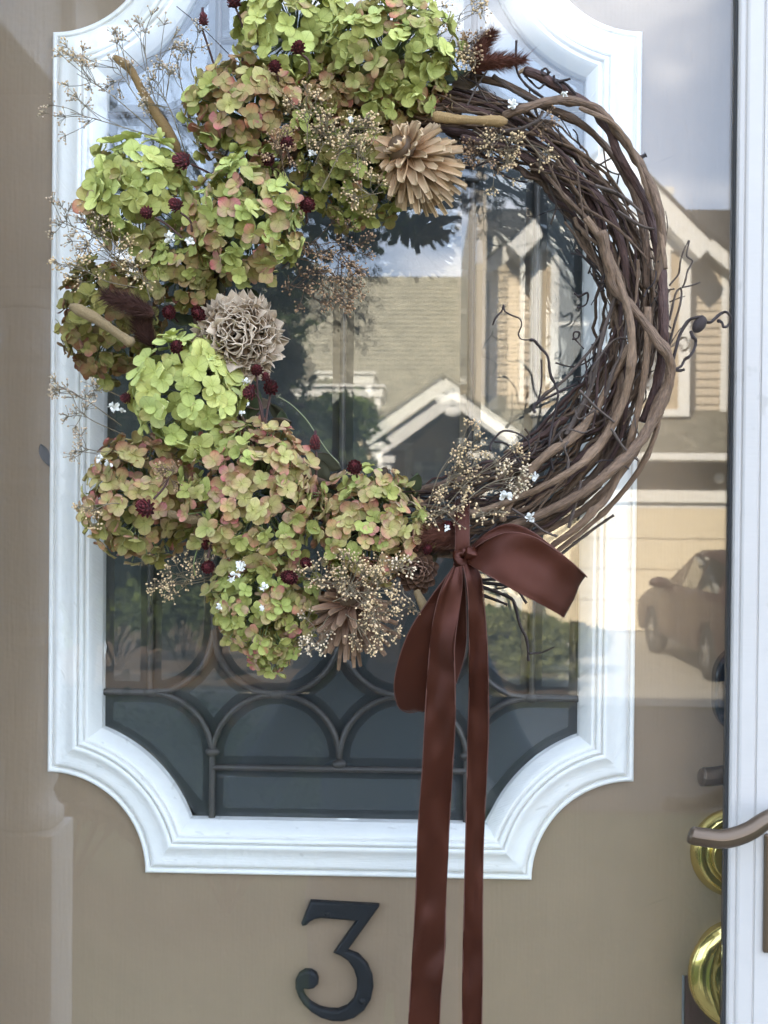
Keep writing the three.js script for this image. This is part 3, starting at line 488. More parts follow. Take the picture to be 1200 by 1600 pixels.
{ // dark dried leaves tucked behind the flowers
  const rd = rng(313), mLeaf = [mat({ color: C(0.050, 0.048, 0.022), map: tVein, roughness: 0.8, side: THREE.DoubleSide }), mat({ color: C(0.085, 0.055, 0.030), map: tVein, roughness: 0.8, side: THREE.DoubleSide }), mat({ color: C(0.055, 0.070, 0.028), map: tVein, roughness: 0.8, side: THREE.DoubleSide })];
  for (let k = 0; k < 74; k++) {
    const th = lerp(1.55, 4.85, k / 73) + 0.05 * (rd() - 0.5), rr = 318 + 92 * (rd() - 0.5), L = 0.020 + 0.014 * rd(), g = sepal(L, L * (0.5 + 0.15 * rd()), -0.1 + 0.3 * rd(), 0.12 * (rd() - 0.3), 0.2 * (rd() - 0.5), [1, 1, 1], [1, 1, 1], [1, 1, 1], 0, rd() * 40, 8, 6);
    g.rotateX((rd() - 0.5) * 1.6); g.rotateY((rd() - 0.6) * 0.9); g.rotateZ(rd() * 6.28); const c = W(665 + rr * Math.cos(th), 492 + rr * Math.sin(th), 0.034 + 0.03 * rd()); g.translate(c.x, c.y, c.z);
    part(wreath, 'dried_leaf', toW(g), mLeaf[k % 3]);
  }
}
// ---------------------------------------------------------------- wreath: dried flowers
const vcol = (g, c) => { const n = g.attributes.position.count; g.setAttribute('color', new THREE.Float32BufferAttribute(Array.from({ length: n * 3 }, (_, i) => c[i % 3]), 3)); return g; };
const mMulti = mat({ vertexColors: true, roughness: 0.8, side: THREE.DoubleSide });
const orient = (g, dir, p, roll = 0, s = 1) => { const q = new THREE.Quaternion().setFromUnitVectors(V(0, 0, 1), dir.clone().normalize()).multiply(new THREE.Quaternion().setFromAxisAngle(V(0, 0, 1), roll)); return g.applyMatrix4(new THREE.Matrix4().compose(p, q, V(s, s, s))); };
// a stiff petal along +x: tapered, cupped, with thickness
function petal(L, w, cup, bend, thick, c0, c1, seed, shape = 0.7, nx = 7, ny = 4, tip = 0.80) {
  const P = [], at = (i, j, k) => { const s = i / nx, t = j / ny * 2 - 1, ww = w * Math.pow(Math.sin(Math.PI * (0.16 + tip * Math.pow(s, shape))), 0.7); return [s * L, t * ww * 0.5, cup * w * t * t + bend * L * s * s + (shape < 0.6 ? 0.13 : 0.05) * w * N(s * 1.8 + seed, t * 1.5, seed) + (k ? -thick : 0)]; };
  const pos = [], col = [], idx = [], uv = [], st = (ny + 1);
  for (let k = 0; k < 2; k++) for (let i = 0; i <= nx; i++) for (let j = 0; j <= ny; j++) { pos.push(...at(i, j, k)); uv.push(i / nx, j / ny); const s = i / nx, rim = k || i === nx || j === 0 || j === ny; for (let c = 0; c < 3; c++) col.push(lerp(c0[c], c1[c], clamp(s * s + 0.3 * N(s * 4, j * 0.8, seed), 0, 1)) * (rim ? 1 : 0.97)); }
  const b = (nx + 1) * st;
  for (let i = 0; i < nx; i++) for (let j = 0; j < ny; j++) { const a = i * st + j, d = a + st; idx.push(a, d, a + 1, d, d + 1, a + 1, b + a, b + a + 1, b + d, b + d, b + a + 1, b + d + 1); }
  const edge = []; for (let i = 0; i <= nx; i++) edge.push(i * st); for (let j = 1; j <= ny; j++) edge.push(nx * st + j); for (let i = nx - 1; i >= 0; i--) edge.push(i * st + ny);
  for (let e = 0; e < edge.length - 1; e++) { const a = edge[e], d = edge[e + 1]; idx.push(a, b + a, d, d, b + a, b + d); }
  return creased(geom(pos, idx, uv, col).toNonIndexed(), 0.7);
}
const tWood = tex(128, 128, (u, v) => { const n = 0.86 + 0.22 * N(u * 3, v * 26, 4) + 0.14 * fbm(u * 14, v * 14, 2, 3); return [n, n * 0.985, n * 0.96]; });
const mWood = mat({ vertexColors: true, roughness: 0.8, map: tWood, bumpMap: tWood, bumpScale: 0.0006, side: THREE.DoubleSide });
{ // ruffled cream wooden peony
  const rd = rng(21), c = W(374, 527, 0.088), R = 0.031, g = sub(wreath, 'wooden_flower', 'ruffled cream and brown wooden peony at the middle left');
  for (let k = 0; k < 190; k++) {
    const t = (k + 0.5) / 190, lie = k % 2, ring = Math.sqrt(t), a = k * 2.39996 + 0.3 * (rd() - 0.5), el = lerp(1.45, -0.12, Math.pow(ring, 1.15)), d = V(Math.cos(a) * Math.cos(el), Math.sin(a) * Math.cos(el), Math.sin(el));
    const L = lerp(0.012, 0.019, ring) * (0.85 + 0.35 * rd()), w = lerp(0.011, 0.024, ring) * (0.8 + 0.45 * rd()), br = 0.82 + 0.32 * rd();
    const pt = petal(L, w, 0.22 + 0.3 * rd(), 0.05 + 0.42 * rd(), 0.0009, [0.34 * br, 0.25 * br, 0.17 * br], [0.62 * br, 0.50 * br, 0.37 * br], k * 3.1, 0.55, 8, 8, 0.62);
    const tn = V(rd() - 0.5, rd() - 0.5, rd() - 0.5).cross(d).normalize(), x = (lie ? d.clone().multiplyScalar(0.6).addScaledVector(tn, 0.75) : d.clone().addScaledVector(V(rd() - 0.5, rd() - 0.5, rd() - 0.2), 0.45)).normalize(), inn = lie ? d.clone() : V(-Math.cos(a) * 0.8, -Math.sin(a) * 0.8, 0.6 + 0.4 * ring); inn.addScaledVector(x, -x.dot(inn)).normalize();
    const y = inn.clone().cross(x).normalize(); pt.applyMatrix4(new THREE.Matrix4().makeBasis(x, y, x.clone().cross(y))); const o = c.clone().addScaledVector(d, R - L * (lie ? 0.58 : 0.72)).add(V(0, 0, -0.008)); pt.translate(o.x, o.y, o.z);
    part(g, 'petal', toW(pt), mWood);
  }
  const s = new THREE.SphereGeometry(R * 0.62, 18, 14); s.translate(c.x, c.y, c.z - 0.006); part(g, 'flower_base', toW(s), mat({ color: C(0.06, 0.04, 0.028) }));
}
function layered(px, dir, R, rows, c0, c1, label, seed, extra = {}) { // shaved wooden bloom of flat stiff petals
  const rd = rng(seed), c = W(...px), g = sub(wreath, 'wooden_flower', label), D = dir.clone().normalize(), X = V(0, 1, 0).cross(D).normalize(), Y = D.clone().cross(X);
  rows.forEach(([n0, tilt, L, w, r0], ri) => {
    const n = Math.round(n0 * 1.2);
    for (let k = 0; k < n; k++) {
      const a = (k + 0.5 * (ri % 2) + 0.25 * (rd() - 0.5)) / n * Math.PI * 2, rad = X.clone().multiplyScalar(Math.cos(a)).addScaledVector(Y, Math.sin(a)), tl = tilt + (extra.rag ?? 0.16) * (rd() - 0.5);
      const x = rad.clone().multiplyScalar(Math.cos(tl)).addScaledVector(D, Math.sin(tl)), y = D.clone().cross(rad).normalize(), z = x.clone().cross(y).normalize(), br = 0.75 + 0.5 * rd();
      const p = petal(L * (0.88 + 0.24 * rd()) * (extra.rag ? 0.75 + 0.4 * rd() : 1), w * (0.62 + 0.4 * rd()), 0.12 + 0.25 * rd(), -0.08 + 0.1 * rd(), 0.0016, c0.map((q) => q * br), c1.map((q) => q * br), seed + k + ri * 40, extra.shape ?? 0.9, 6, 4, 0.70);
      p.applyMatrix4(new THREE.Matrix4().makeBasis(x, y, z)); const o = c.clone().addScaledVector(rad, r0).addScaledVector(D, -0.004 * ri); p.translate(o.x, o.y, o.z);
      part(g, 'petal', toW(p), mWood);
    }
  });
  const s = new THREE.SphereGeometry(R * 0.4, 16, 12); s.translate(c.x, c.y, c.z - 0.004); part(g, 'flower_base', toW(s), mat({ color: C(0.10, 0.06, 0.03) }));
  return g;
}
layered([628, 232, 0.098], V(-0.55, 0.42, 0.66), 0.034, [[7, 0.85, 0.018, 0.010, 0.003], [11, 0.40, 0.025, 0.0115, 0.004], [15, 0.0, 0.031, 0.0115, 0.006], [20, -0.32, 0.035, 0.010, 0.007], [26, -0.60, 0.038, 0.0085, 0.008], [34, -0.85, 0.040, 0.0065, 0.008], [38, -1.08, 0.040, 0.0055, 0.007]], [0.36, 0.20, 0.095], [0.58, 0.42, 0.25], 'tan shaved wooden bloom at the upper right of the flowers', 31, { rag: 0.34 });
layered([545, 935, 0.085], V(-0.05, 0.75, 0.55), 0.032, [[10, 0.9, 0.022, 0.010, 0.003], [14, 0.35, 0.030, 0.010, 0.004], [20, -0.2, 0.036, 0.009, 0.005], [24, -0.6, 0.040, 0.008, 0.006], [26, -0.95, 0.044, 0.007, 0.006]], [0.17, 0.085, 0.05], [0.36, 0.23, 0.14], 'brown shaggy wooden bloom at the bottom, covered in cream baby\'s breath', 57, { rag: 0.6, shape: 0.6 });
{ // pine cone seen from its tip
  const rd = rng(3), c = W(652, 893, 0.095), g = sub(wreath, 'pine_cone', 'small brown pine cone left of the bow'), D = V(0.05, 0.05, 1).normalize(), X = V(0, 1, 0).cross(D).normalize(), Y = D.clone().cross(X);
  for (let k = 0; k < 46; k++) {
    const t = k / 46, a = k * 2.39996, tl = lerp(1.15, -0.1, Math.pow(t, 0.8)), L = lerp(0.007, 0.0155, Math.pow(t, 0.6)), rad = X.clone().multiplyScalar(Math.cos(a)).addScaledVector(Y, Math.sin(a)), x = rad.clone().multiplyScalar(Math.cos(tl)).addScaledVector(D, Math.sin(tl)), y = D.clone().cross(rad).normalize(), z = x.clone().cross(y), br = 0.8 + 0.4 * rd();
    const p = petal(L, L * 0.72, 0.2, 0.1, 0.0016, [0.035 * br, 0.018 * br, 0.011 * br], [0.20 * br, 0.105 * br, 0.062 * br], k, 1.5, 6, 4); p.applyMatrix4(new THREE.Matrix4().makeBasis(x, y, z)); const o = c.clone().addScaledVector(rad, lerp(0.001, 0.006, t)).addScaledVector(D, lerp(0.004, -0.012, t)); p.translate(o.x, o.y, o.z);
    part(g, 'scale', toW(p), mWood);
  }
  const s = new THREE.SphereGeometry(0.007, 12, 10); s.translate(c.x, c.y, c.z - 0.006); part(g, 'cone_core', toW(s), mat({ color: C(0.03, 0.016, 0.01) }));
}
{ // small dark red globe flowers: [u, v, z, radius px, direction, stem pixels]
  const mRed = mat({ vertexColors: true, roughness: 0.75, side: THREE.DoubleSide }), mRStem = mat({ color: C(0.075, 0.035, 0.028), roughness: 0.7 });
  const protos = []; const rd = rng(77);
  for (let q = 0; q < 4; q++) {
    const l = [];
    for (let k = 0; k < 64; k++) { const t = k / 64, a = k * 2.39996, el = lerp(1.5, -1.0, t), d = V(Math.cos(a) * Math.cos(el), Math.sin(a) * Math.cos(el), Math.sin(el)), br = 0.6 + 0.8 * rd(), p = petal(0.62, 0.42, 0.3, 0.2, 0.03, [0.045 * br, 0.005 * br, 0.006 * br], [0.12 * br, 0.012 * br, 0.014 * br], k, 1, 3, 2);
      const z = V(0, 0, 1).addScaledVector(d, -d.z).normalize(), x = d.clone().addScaledVector(z, 0.75).normalize(), y = z.clone().cross(x).normalize(); p.applyMatrix4(new THREE.Matrix4().makeBasis(x, y, x.clone().cross(y))); p.translate(d.x * 0.55, d.y * 0.55, d.z * 0.62); l.push(p); }
    const s = new THREE.SphereGeometry(0.72, 10, 8); l.push(vcol(s, [0.04, 0.005, 0.006])); protos.push(merge(l));
  }
  const list = [[318, 32, 0.07, 10, V(-0.05, 1, 0.1), [[316, 45], [326, 75], [338, 110], [350, 130]], 1.5], [366, 3, 0.075, 14, V(-0.1, 0.9, 0.3), [[368, 12], [379, 40], [380, 75], [376, 115]]], [466, 76, 0.125, 13, V(0.2, 0.5, 0.9), [[472, 86], [482, 95], [484, 115]]], [430, 104, 0.118, 11, V(0, 0.3, 1), null], [449, 224, 0.128, 13, V(0.1, 0.4, 1), null], [419, 249, 0.122, 11, V(0, 0, 1), null], [275, 321, 0.125, 13, V(-0.6, 0.5, 0.6), [[282, 332], [297, 345], [300, 362]]], [230, 332, 0.122, 13, V(-0.6, 0.1, 0.8), [[242, 340], [262, 352], [285, 372]]], [286, 252, 0.10, 15, V(-0.9, 0.2, 0.4), null], [480, 320, 0.115, 15, V(0.2, 0.2, 1), null], [310, 490, 0.105, 14, V(0, 0, 1), null], [264, 488, 0.09, 13, V(0, 0, 1), null], [276, 542, 0.14, 13, V(0.1, 0.3, 1), null], [198, 622, 0.10, 11, V(-0.9, -0.1, 0.4), [[208, 622], [232, 626], [255, 632]]], [228, 794, 0.125, 17, V(-0.5, 0.4, 0.8), [[240, 780], [256, 762], [264, 745]]], [325, 886, 0.12, 13, V(-0.1, 0.1, 1), [[325, 872], [330, 850], [342, 836]]], [322, 851, 0.11, 9, V(-0.3, 0.2, 0.9), null], [452, 902, 0.13, 15, V(0.1, 0, 1), null], [478, 880, 0.115, 12, V(0, 0, 1), null], [402, 579, 0.118, 11, V(0, 0.5, 0.9), [[402, 588], [402, 610], [408, 645], [412, 668]]], [391, 613, 0.115, 13, V(-0.8, 0, 0.6), [[400, 615], [408, 632], [413, 668]]], [423, 606, 0.118, 15, V(0.3, 0.3, 0.9), [[422, 618], [418, 640], [414, 668]], 1], [415, 590, 0.11, 8, V(0, 0.9, 0.4), [[416, 598], [420, 606]]], [492, 694, 0.12, 11, V(0.05, 1, 0.2), [[494, 706], [495, 722], [494, 742]], 1], [554, 730, 0.115, 13, V(0, 0.3, 1), null], [668, 858, 0.10, 9, V(0.2, 0.3, 0.9), null], [700, 822, 0.095, 9, V(0.2, 0.3, 0.9), null]];
  list.forEach(([u, v, z, r, d, stem, bud], k) => {
    const f = sub(wreath, 'globe_flower'), c = W(u, v, z), s = r * 0.86 * (CAMZ - z) / F, geo = protos[k % 4].clone(); geo.scale(0.82 + 0.3 * rd(), 0.82 + 0.3 * rd(), 0.9 + 0.4 * rd()); if (bud) geo.scale(0.9, 0.9, 1.25);
    part(f, 'bloom', toW(orient(geo, d, c, k, s)), mRed);
    if (bud) { const b = petal(1.6, 0.5, 0.5, 0, 0.2, [0.05, 0.008, 0.012], [0.03, 0.008, 0.01], k, 0.8, 5, 3); b.rotateY(-Math.PI / 2); part(f, 'bud_tip', toW(orient(b, d, c.clone().addScaledVector(d.clone().normalize(), s * 0.7), 0, s)), mRed); }
    const st = stem ? stem.map(([x, y], i) => W(x, y, z - 0.004 - 0.004 * i)) : [c.clone().addScaledVector(d.clone().normalize(), -s), c.clone().addScaledVector(d.clone().normalize(), -s - 0.02).add(V(0.002, -0.004, -0.004))];
    part(f, 'stem', toW(tube(curve(st.length > 1 ? st : [c, ...st], 14), 0.0011, 6)), mRStem);
  });
}
{ // bunny tails: soft dark brown grass heads
  const mFur = mat({ color: C(0.085, 0.024, 0.010), roughness: 0.9 }), mFurDark = mat({ color: C(0.045, 0.014, 0.007), roughness: 0.95 });
  const tails = [[[738, 112], [760, 98], [788, 96], [820, 94], 0.082, 15, 'dark brown bunny tail pointing right above the vines'], [[738, 108], [746, 88], [758, 66], [771, 50], 0.074, 14, 'dark brown bunny tail pointing up beside the top hydrangea'], [[240, 492], [214, 480], [190, 470], [162, 462], 0.108, 17, 'dark brown bunny tail across the olive hydrangea'], [[728, 838], [705, 838], [680, 836], [646, 846], 0.088, 20, 'reddish brown bunny tail left of the bow knot'], [[240, 540], [226, 520], [222, 500], [228, 486], 0.09, 18, 'near black bunny tail behind the lime hydrangea']];
  const rd = rng(15);
  tails.forEach(([a, b, c, d, z, r, label], k) => {
    const g = sub(wreath, 'bunny_tail', label), pts = curve([a, b, c, d].map(([u, v], i) => W(u, v, z + 0.002 * i)), 24), R = r * (CAMZ - z) / F, env = (t) => R * Math.pow(Math.sin(Math.PI * clamp(0.06 + 0.93 * t, 0, 1)), 0.75), m = k > 3 || k === 2 ? mFurDark : mFur;
    part(g, 'grass_head', toW(tube(pts, (t) => env(t) * 0.66, 14, { lump: 0.35, seed: k * 3, freq: 260 })), m);
    const hairs = [];
    for (let i = 0; i < 1500; i++) {
      const t = rd(), ci = Math.min(23, Math.floor(t * 24)), p = pts[ci].clone().lerp(pts[ci + 1], t * 24 - ci), T = pts[ci + 1].clone().sub(pts[ci]).normalize(), n1 = V(0, 0, 1).addScaledVector(T, -T.z).normalize(), n2 = T.clone().cross(n1), an = rd() * 6.283, rad = n1.multiplyScalar(Math.cos(an)).addScaledVector(n2, Math.sin(an));
      const L = R * (0.55 + 0.75 * rd()) * (i % 12 ? 1 : 1.9), dir = rad.clone().addScaledVector(T, 0.9 + 0.5 * rd()).normalize(), s = p.clone().addScaledVector(rad, env(t) * 0.58), e = s.clone().addScaledVector(dir, L), w = dir.clone().cross(V(rd() - 0.5, rd() - 0.5, rd() - 0.5)).normalize().multiplyScalar(0.00022);
      hairs.push(s.x + w.x, s.y + w.y, s.z + w.z, s.x - w.x, s.y - w.y, s.z - w.z, e.x, e.y, e.z);
    }
    const hg = new THREE.BufferGeometry(); hg.setAttribute('position', new THREE.Float32BufferAttribute(hairs, 3)); hg.computeVertexNormals(); const h = part(g, 'hair', toW(hg), mat({ color: m.color, roughness: 0.9, side: THREE.DoubleSide })); h.userData.kind = 'stuff';
    part(g, 'stem', toW(tube([pts[0].clone().add(V(-0.002, -0.002, -0.02)), pts[0]], 0.001, 6)), mDarkTwig);
  });
}
{ // tan grass spikes: stiff grainy rods
  const tG = tex(128, 256, (u, v) => { const a = Math.sin((u * 16 + v * 40) * 6.283) * Math.sin((u * 16 - v * 40) * 6.283); const n = 0.72 + 0.22 * a + 0.18 * N(u * 30, v * 60, 2); return [n, n * 0.96, n * 0.88]; });
  const mSpike = (r, g, b) => mat({ color: C(r, g, b), map: rep(tG, 1, 16), bumpMap: rep(tG, 1, 16), bumpScale: 0.003, roughness: 0.9 }), A = mSpike(0.55, 0.36, 0.16), B = mSpike(0.44, 0.32, 0.17);
  const list = [[[[281, 241], [262, 205], [240, 172], [220, 138], [203, 108], [177, 88]], 0.06, 0.0046, A, 'tan grass spike sticking up at the upper left'], [[[676, 181], [710, 186], [750, 188], [793, 190]], 0.105, 0.0047, A, 'tan grass spike pointing right above the wooden bloom'], [[[208, 538], [185, 522], [150, 498], [109, 477]], 0.112, 0.0050, B, 'tan grass spike across the olive hydrangea at the left'], [[[262, 802], [287, 808], [312, 814]], 0.108, 0.0042, B, 'short pale grass spike between the lower hydrangeas'], [[[650, 922], [661, 945], [673, 972]], 0.102, 0.0042, B, 'short tan grass spike under the pine cone']];
  list.forEach(([p, z, r, m, label], k) => part(wreath, 'grass_spike', toW(tube(curve(p.map(([u, v], i) => W(u, v, z + 0.001 * i)), 40), (t) => r * (0.92 + 0.14 * Math.sin(t * 7 + k)) * (t > 0.9 ? Math.sqrt(Math.max(0.05, (1.02 - t) / 0.12)) : 1) * (t < 0.04 ? 0.7 : 1), 16, { lump: 0.16, seed: k * 9, freq: 400 })), m, label));
}
{ // baby's breath: branching sprays with tiny buds. [root, tip, spread px, buds, z, tone]
  const rd = rng(99), tones = { c: [0.58, 0.43, 0.235], p: [0.50, 0.40, 0.27], b: [0.34, 0.22, 0.12], w: [0.66, 0.54, 0.36] };
  const mB = mat({ vertexColors: true, roughness: 0.85 });
  const list = [
    [[255, 215], [180, 100], 60, 70, 0.075, 'p'], [[240, 205], [120, 115], 45, 100, 0.07, 'c'], [[270, 210], [225, 70], 58, 65, 0.07, 'p'], [[262, 220], [110, 175], 45, 60, 0.078, 'p'], [[290, 240], [250, 140], 40, 70, 0.08, 'p'], [[320, 150], [300, 70], 30, 36, 0.065, 'p'], [[300, 180], [275, 95], 30, 40, 0.07, 'p'],
    [[190, 410], [90, 345], 32, 46, 0.072, 'p'], [[205, 420], [130, 355], 42, 130, 0.09, 'p'], [[220, 430], [165, 390], 40, 130, 0.105, 'c'], [[215, 450], [120, 415], 34, 70, 0.11, 'c'], [[235, 470], [215, 425], 22, 44, 0.118, 'c'],
    [[190, 665], [105, 612], 30, 36, 0.08, 'p'], [[195, 680], [120, 640], 32, 46, 0.085, 'p'], [[200, 700], [130, 700], 28, 40, 0.085, 'p'], [[190, 620], [150, 610], 18, 26, 0.09, 'w'], [[200, 790], [140, 800], 24, 50, 0.115, 'c'], [[250, 760], [272, 735], 22, 50, 0.125, 'b'],
    [[445, 275], [440, 235], 34, 110, 0.125, 'b'], [[480, 235], [485, 175], 34, 90, 0.115, 'c'], [[490, 260], [520, 205], 48, 120, 0.11, 'c'], [[500, 300], [545, 200], 50, 110, 0.118, 'c'], [[560, 280], [560, 225], 36, 90, 0.12, 'c'], [[600, 300], [570, 300], 36, 70, 0.105, 'c'],
    [[455, 380], [540, 395], 50, 150, 0.07, 'b'], [[450, 400], [540, 445], 44, 130, 0.072, 'b'], [[450, 430], [480, 450], 36, 90, 0.075, 'b'], [[440, 420], [500, 370], 34, 70, 0.068, 'b'], [[470, 430], [548, 470], 24, 40, 0.07, 'b'],
    [[690, 60], [680, 10], 44, 80, 0.045, 'c'], [[700, 70], [720, 20], 40, 70, 0.042, 'c'], [[715, 110], [735, 75], 24, 70, 0.09, 'b'], [[725, 120], [742, 90], 20, 56, 0.094, 'c'],
    [[740, 205], [785, 215], 30, 90, 0.10, 'c'], [[730, 215], [760, 235], 34, 110, 0.095, 'b'], [[760, 215], [800, 235], 24, 60, 0.10, 'c'], [[800, 215], [848, 190], 15, 24, 0.098, 'b'], [[815, 210], [850, 250], 16, 26, 0.10, 'c'], [[740, 250], [780, 270], 30, 26, 0.085, 'c'],
    [[668, 792], [725, 690], 30, 40, 0.095, 'c'], [[672, 798], [700, 745], 40, 100, 0.10, 'c'], [[680, 800], [735, 735], 42, 110, 0.095, 'c'], [[690, 800], [790, 720], 28, 70, 0.105, 'c'], [[720, 790], [805, 745], 30, 90, 0.11, 'w'], [[750, 800], [765, 800], 16, 40, 0.112, 'c'], [[665, 810], [700, 800], 30, 80, 0.11, 'c'],
    [[330, 900], [275, 895], 32, 90, 0.085, 'c'], [[335, 905], [258, 915], 24, 46, 0.082, 'c'], [[320, 860], [310, 880], 14, 20, 0.10, 'c'],
    [[500, 930], [500, 905], 40, 140, 0.12, 'c'], [[520, 940], [550, 910], 50, 190, 0.125, 'c'], [[540, 940], [590, 930], 46, 150, 0.12, 'c'], [[540, 960], [600, 970], 30, 90, 0.115, 'c'], [[515, 960], [490, 985], 26, 56, 0.11, 'w'], [[530, 970], [500, 1010], 20, 36, 0.11, 'w'], [[560, 970], [565, 995], 24, 60, 0.115, 'c'], [[600, 880], [610, 885], 20, 40, 0.11, 'c'], [[630, 920], [650, 945], 14, 16, 0.11, 'c'], [[640, 890], [630, 880], 14, 36, 0.125, 'w'],
  ];
  const bud = new THREE.IcosahedronGeometry(1, 1); bud.scale(1, 1, 1.15);
  for (const [a, b, spread, n0, z, tone] of list) {
    const n = Math.round(n0 * (tone === 'p' ? 1.5 : 1.1));
    const g = sub(wreath, 'baby_breath_spray'), st = [], bd = [], root = W(a[0], a[1], z - 0.012), tip = W(b[0], b[1], z), px = (CAMZ - z) / F, tw = tones[tone], main = curve([root, root.clone().lerp(tip, 0.5).add(V((rd() - 0.5) * 0.012, (rd() - 0.5) * 0.012, 0.004)), tip], 14);
    st.push(tube(main, (t) => 0.00055 * (1 - 0.4 * t), 4));
    const hubs = []; const nh = Math.max(3, Math.round(n / 11));
    for (let k = 0; k < nh; k++) { const i = Math.floor(lerp(5, 14, Math.sqrt(rd()))), an = rd() * 6.283, rr = spread * px * Math.sqrt(rd()) * 0.85, h = tip.clone().add(V(Math.cos(an) * rr, Math.sin(an) * rr, (rd() - 0.5) * spread * px * 0.8)); if (h.z < 0.012) h.z = 0.012; const md = main[i].clone().lerp(h, 0.55).add(V((rd() - 0.5) * 0.006, (rd() - 0.5) * 0.006, 0)); st.push(tube(curve([main[i], md, h], 7), 0.00036, 3, { caps: false })); hubs.push([h, md]); }
    for (let k = 0; k < n; k++) { const [h, from] = hubs[k % nh], dir = h.clone().sub(from).normalize().addScaledVector(V(rd() - 0.5, rd() - 0.5, rd() - 0.5), 2.1).normalize(), e = h.clone().addScaledVector(dir, 0.0035 + 0.0075 * rd()); if (e.z < 0.008) e.z = 0.008; st.push(tube([h, h.clone().lerp(e, 0.5).addScaledVector(V(0, 0.0004, 0), 1), e], 0.00024, 3, { caps: false })); const br = 0.7 + 0.55 * rd(), s = 0.0006 + 0.00055 * rd()*rd() + 0.0001; bd.push(vcol(orient(bud.clone(), dir, e, 0, s), tw.map((q, i) => q * br * (i ? 1 - 0.08 * rd() : 1)))); }
    part(g, 'stem', toW(merge(st)), mat({ color: tone === 'b' ? C(0.16, 0.10, 0.06) : C(0.24, 0.19, 0.12), roughness: 0.8 }));
    const m = part(g, 'bud_cluster', toW(merge(bd)), mB); m.userData.kind = 'stuff';
  }
}
{ // tiny white florets
  const rd = rng(63), mW = mat({ color: C(0.78, 0.76, 0.70), roughness: 0.8, side: THREE.DoubleSide });
  for (const [u, v, z, r] of [[265, 371, 0.125, 10], [297, 377, 0.125, 8], [178, 636, 0.105, 9], [192, 641, 0.1, 5], [154, 716, 0.105, 8], [170, 724, 0.105, 7], [377, 884, 0.135, 10], [368, 897, 0.135, 8], [361, 905, 0.135, 6], [411, 918, 0.135, 8], [343, 947, 0.125, 6], [411, 950, 0.13, 6], [384, 596, 0.13, 7], [388, 632, 0.135, 4], [378, 645, 0.135, 5], [488, 240, 0.12, 7], [800, 164, 0.09, 9], [882, 148, 0.09, 6], [836, 745, 0.11, 8], [790, 775, 0.112, 10], [828, 808, 0.1, 9], [698, 825, 0.11, 6], [548, 187, 0.13, 5]]) {
    const l = []; for (let k = 0; k < 13; k++) { const d = V(rd() - 0.5, rd() - 0.5, rd() * 0.8).normalize(), p = sepal(1, 0.8, 0.2, 0.1, 0.1, [1, 1, 1], [1, 1, 1], [1, 1, 1], 0, k, 4, 4); p.rotateY(-Math.PI / 2); l.push(orient(p, d, V(d.x * 0.1, d.y * 0.1, d.z * 0.1), rd() * 6)); }
    const s = r * (CAMZ - z) / F; part(wreath, 'white_floret', toW(orient(merge(l), V(0, 0, 1), W(u, v, z), rd() * 6, s)), mW);
  }
  const th = [[435, 620], [455, 632], [478, 655], [495, 680], [512, 705], [530, 724]]; part(wreath, 'fibre', toW(tube(curve(th.map(([u, v]) => W(u, v, 0.10)), 30), 0.0004, 5)), mat({ color: C(0.24, 0.25, 0.14), roughness: 0.8 }));
  part(wreath, 'fibre', toW(tube(curve([[276, 10], [310, 38], [345, 72], [368, 96]].map(([u, v]) => W(u, v, 0.07)), 20), 0.0004, 5)), mDarkTwig);
  part(wreath, 'fibre', toW(tube(curve([[305, 900], [303, 880], [312, 850], [328, 830]].map(([u, v]) => W(u, v, 0.10)), 20), 0.0006, 5)), mStem);
}

// ---------------------------------------------------------------- satin bow
const tSatin = tex(256, 256, (u, v) => 0.5 + 0.25 * Math.sin(v * 256 * Math.PI) * 0.5 + 0.35 * N(u * 60, v * 220, 1) + 0.2 * N(u * 200, v * 40, 3));
const tSatinC = tex(256, 256, (u, v) => { const n = 0.94 + 0.10 * fbm(u * 40, v * 150, 1, 3) + 0.05 * fbm(u * 4, v * 9, 7, 3); return [n, n, n]; });
const mSatin = phys({ color: C(0.066, 0.018, 0.0095), metalness: 0.5, map: rep(tSatinC, 1, 6), roughness: 0.24, bumpMap: rep(tSatin, 1, 12), bumpScale: 0.00025, sheen: 0.15, sheenColor: C(0.4, 0.15, 0.08), sheenRoughness: 0.35, specularIntensity: 0.6, anisotropy: 0.55, side: THREE.DoubleSide });
const mEdge = mat({ color: C(0.11, 0.040, 0.025), roughness: 0.6, bumpMap: rep(tSatin, 1, 90), bumpScale: 0.0004 });
const bow = thing('satin_bow', 'brown satin ribbon bow with two long tails, tied to the bottom of the wreath', 'bow', W(726, 872, 0.10));
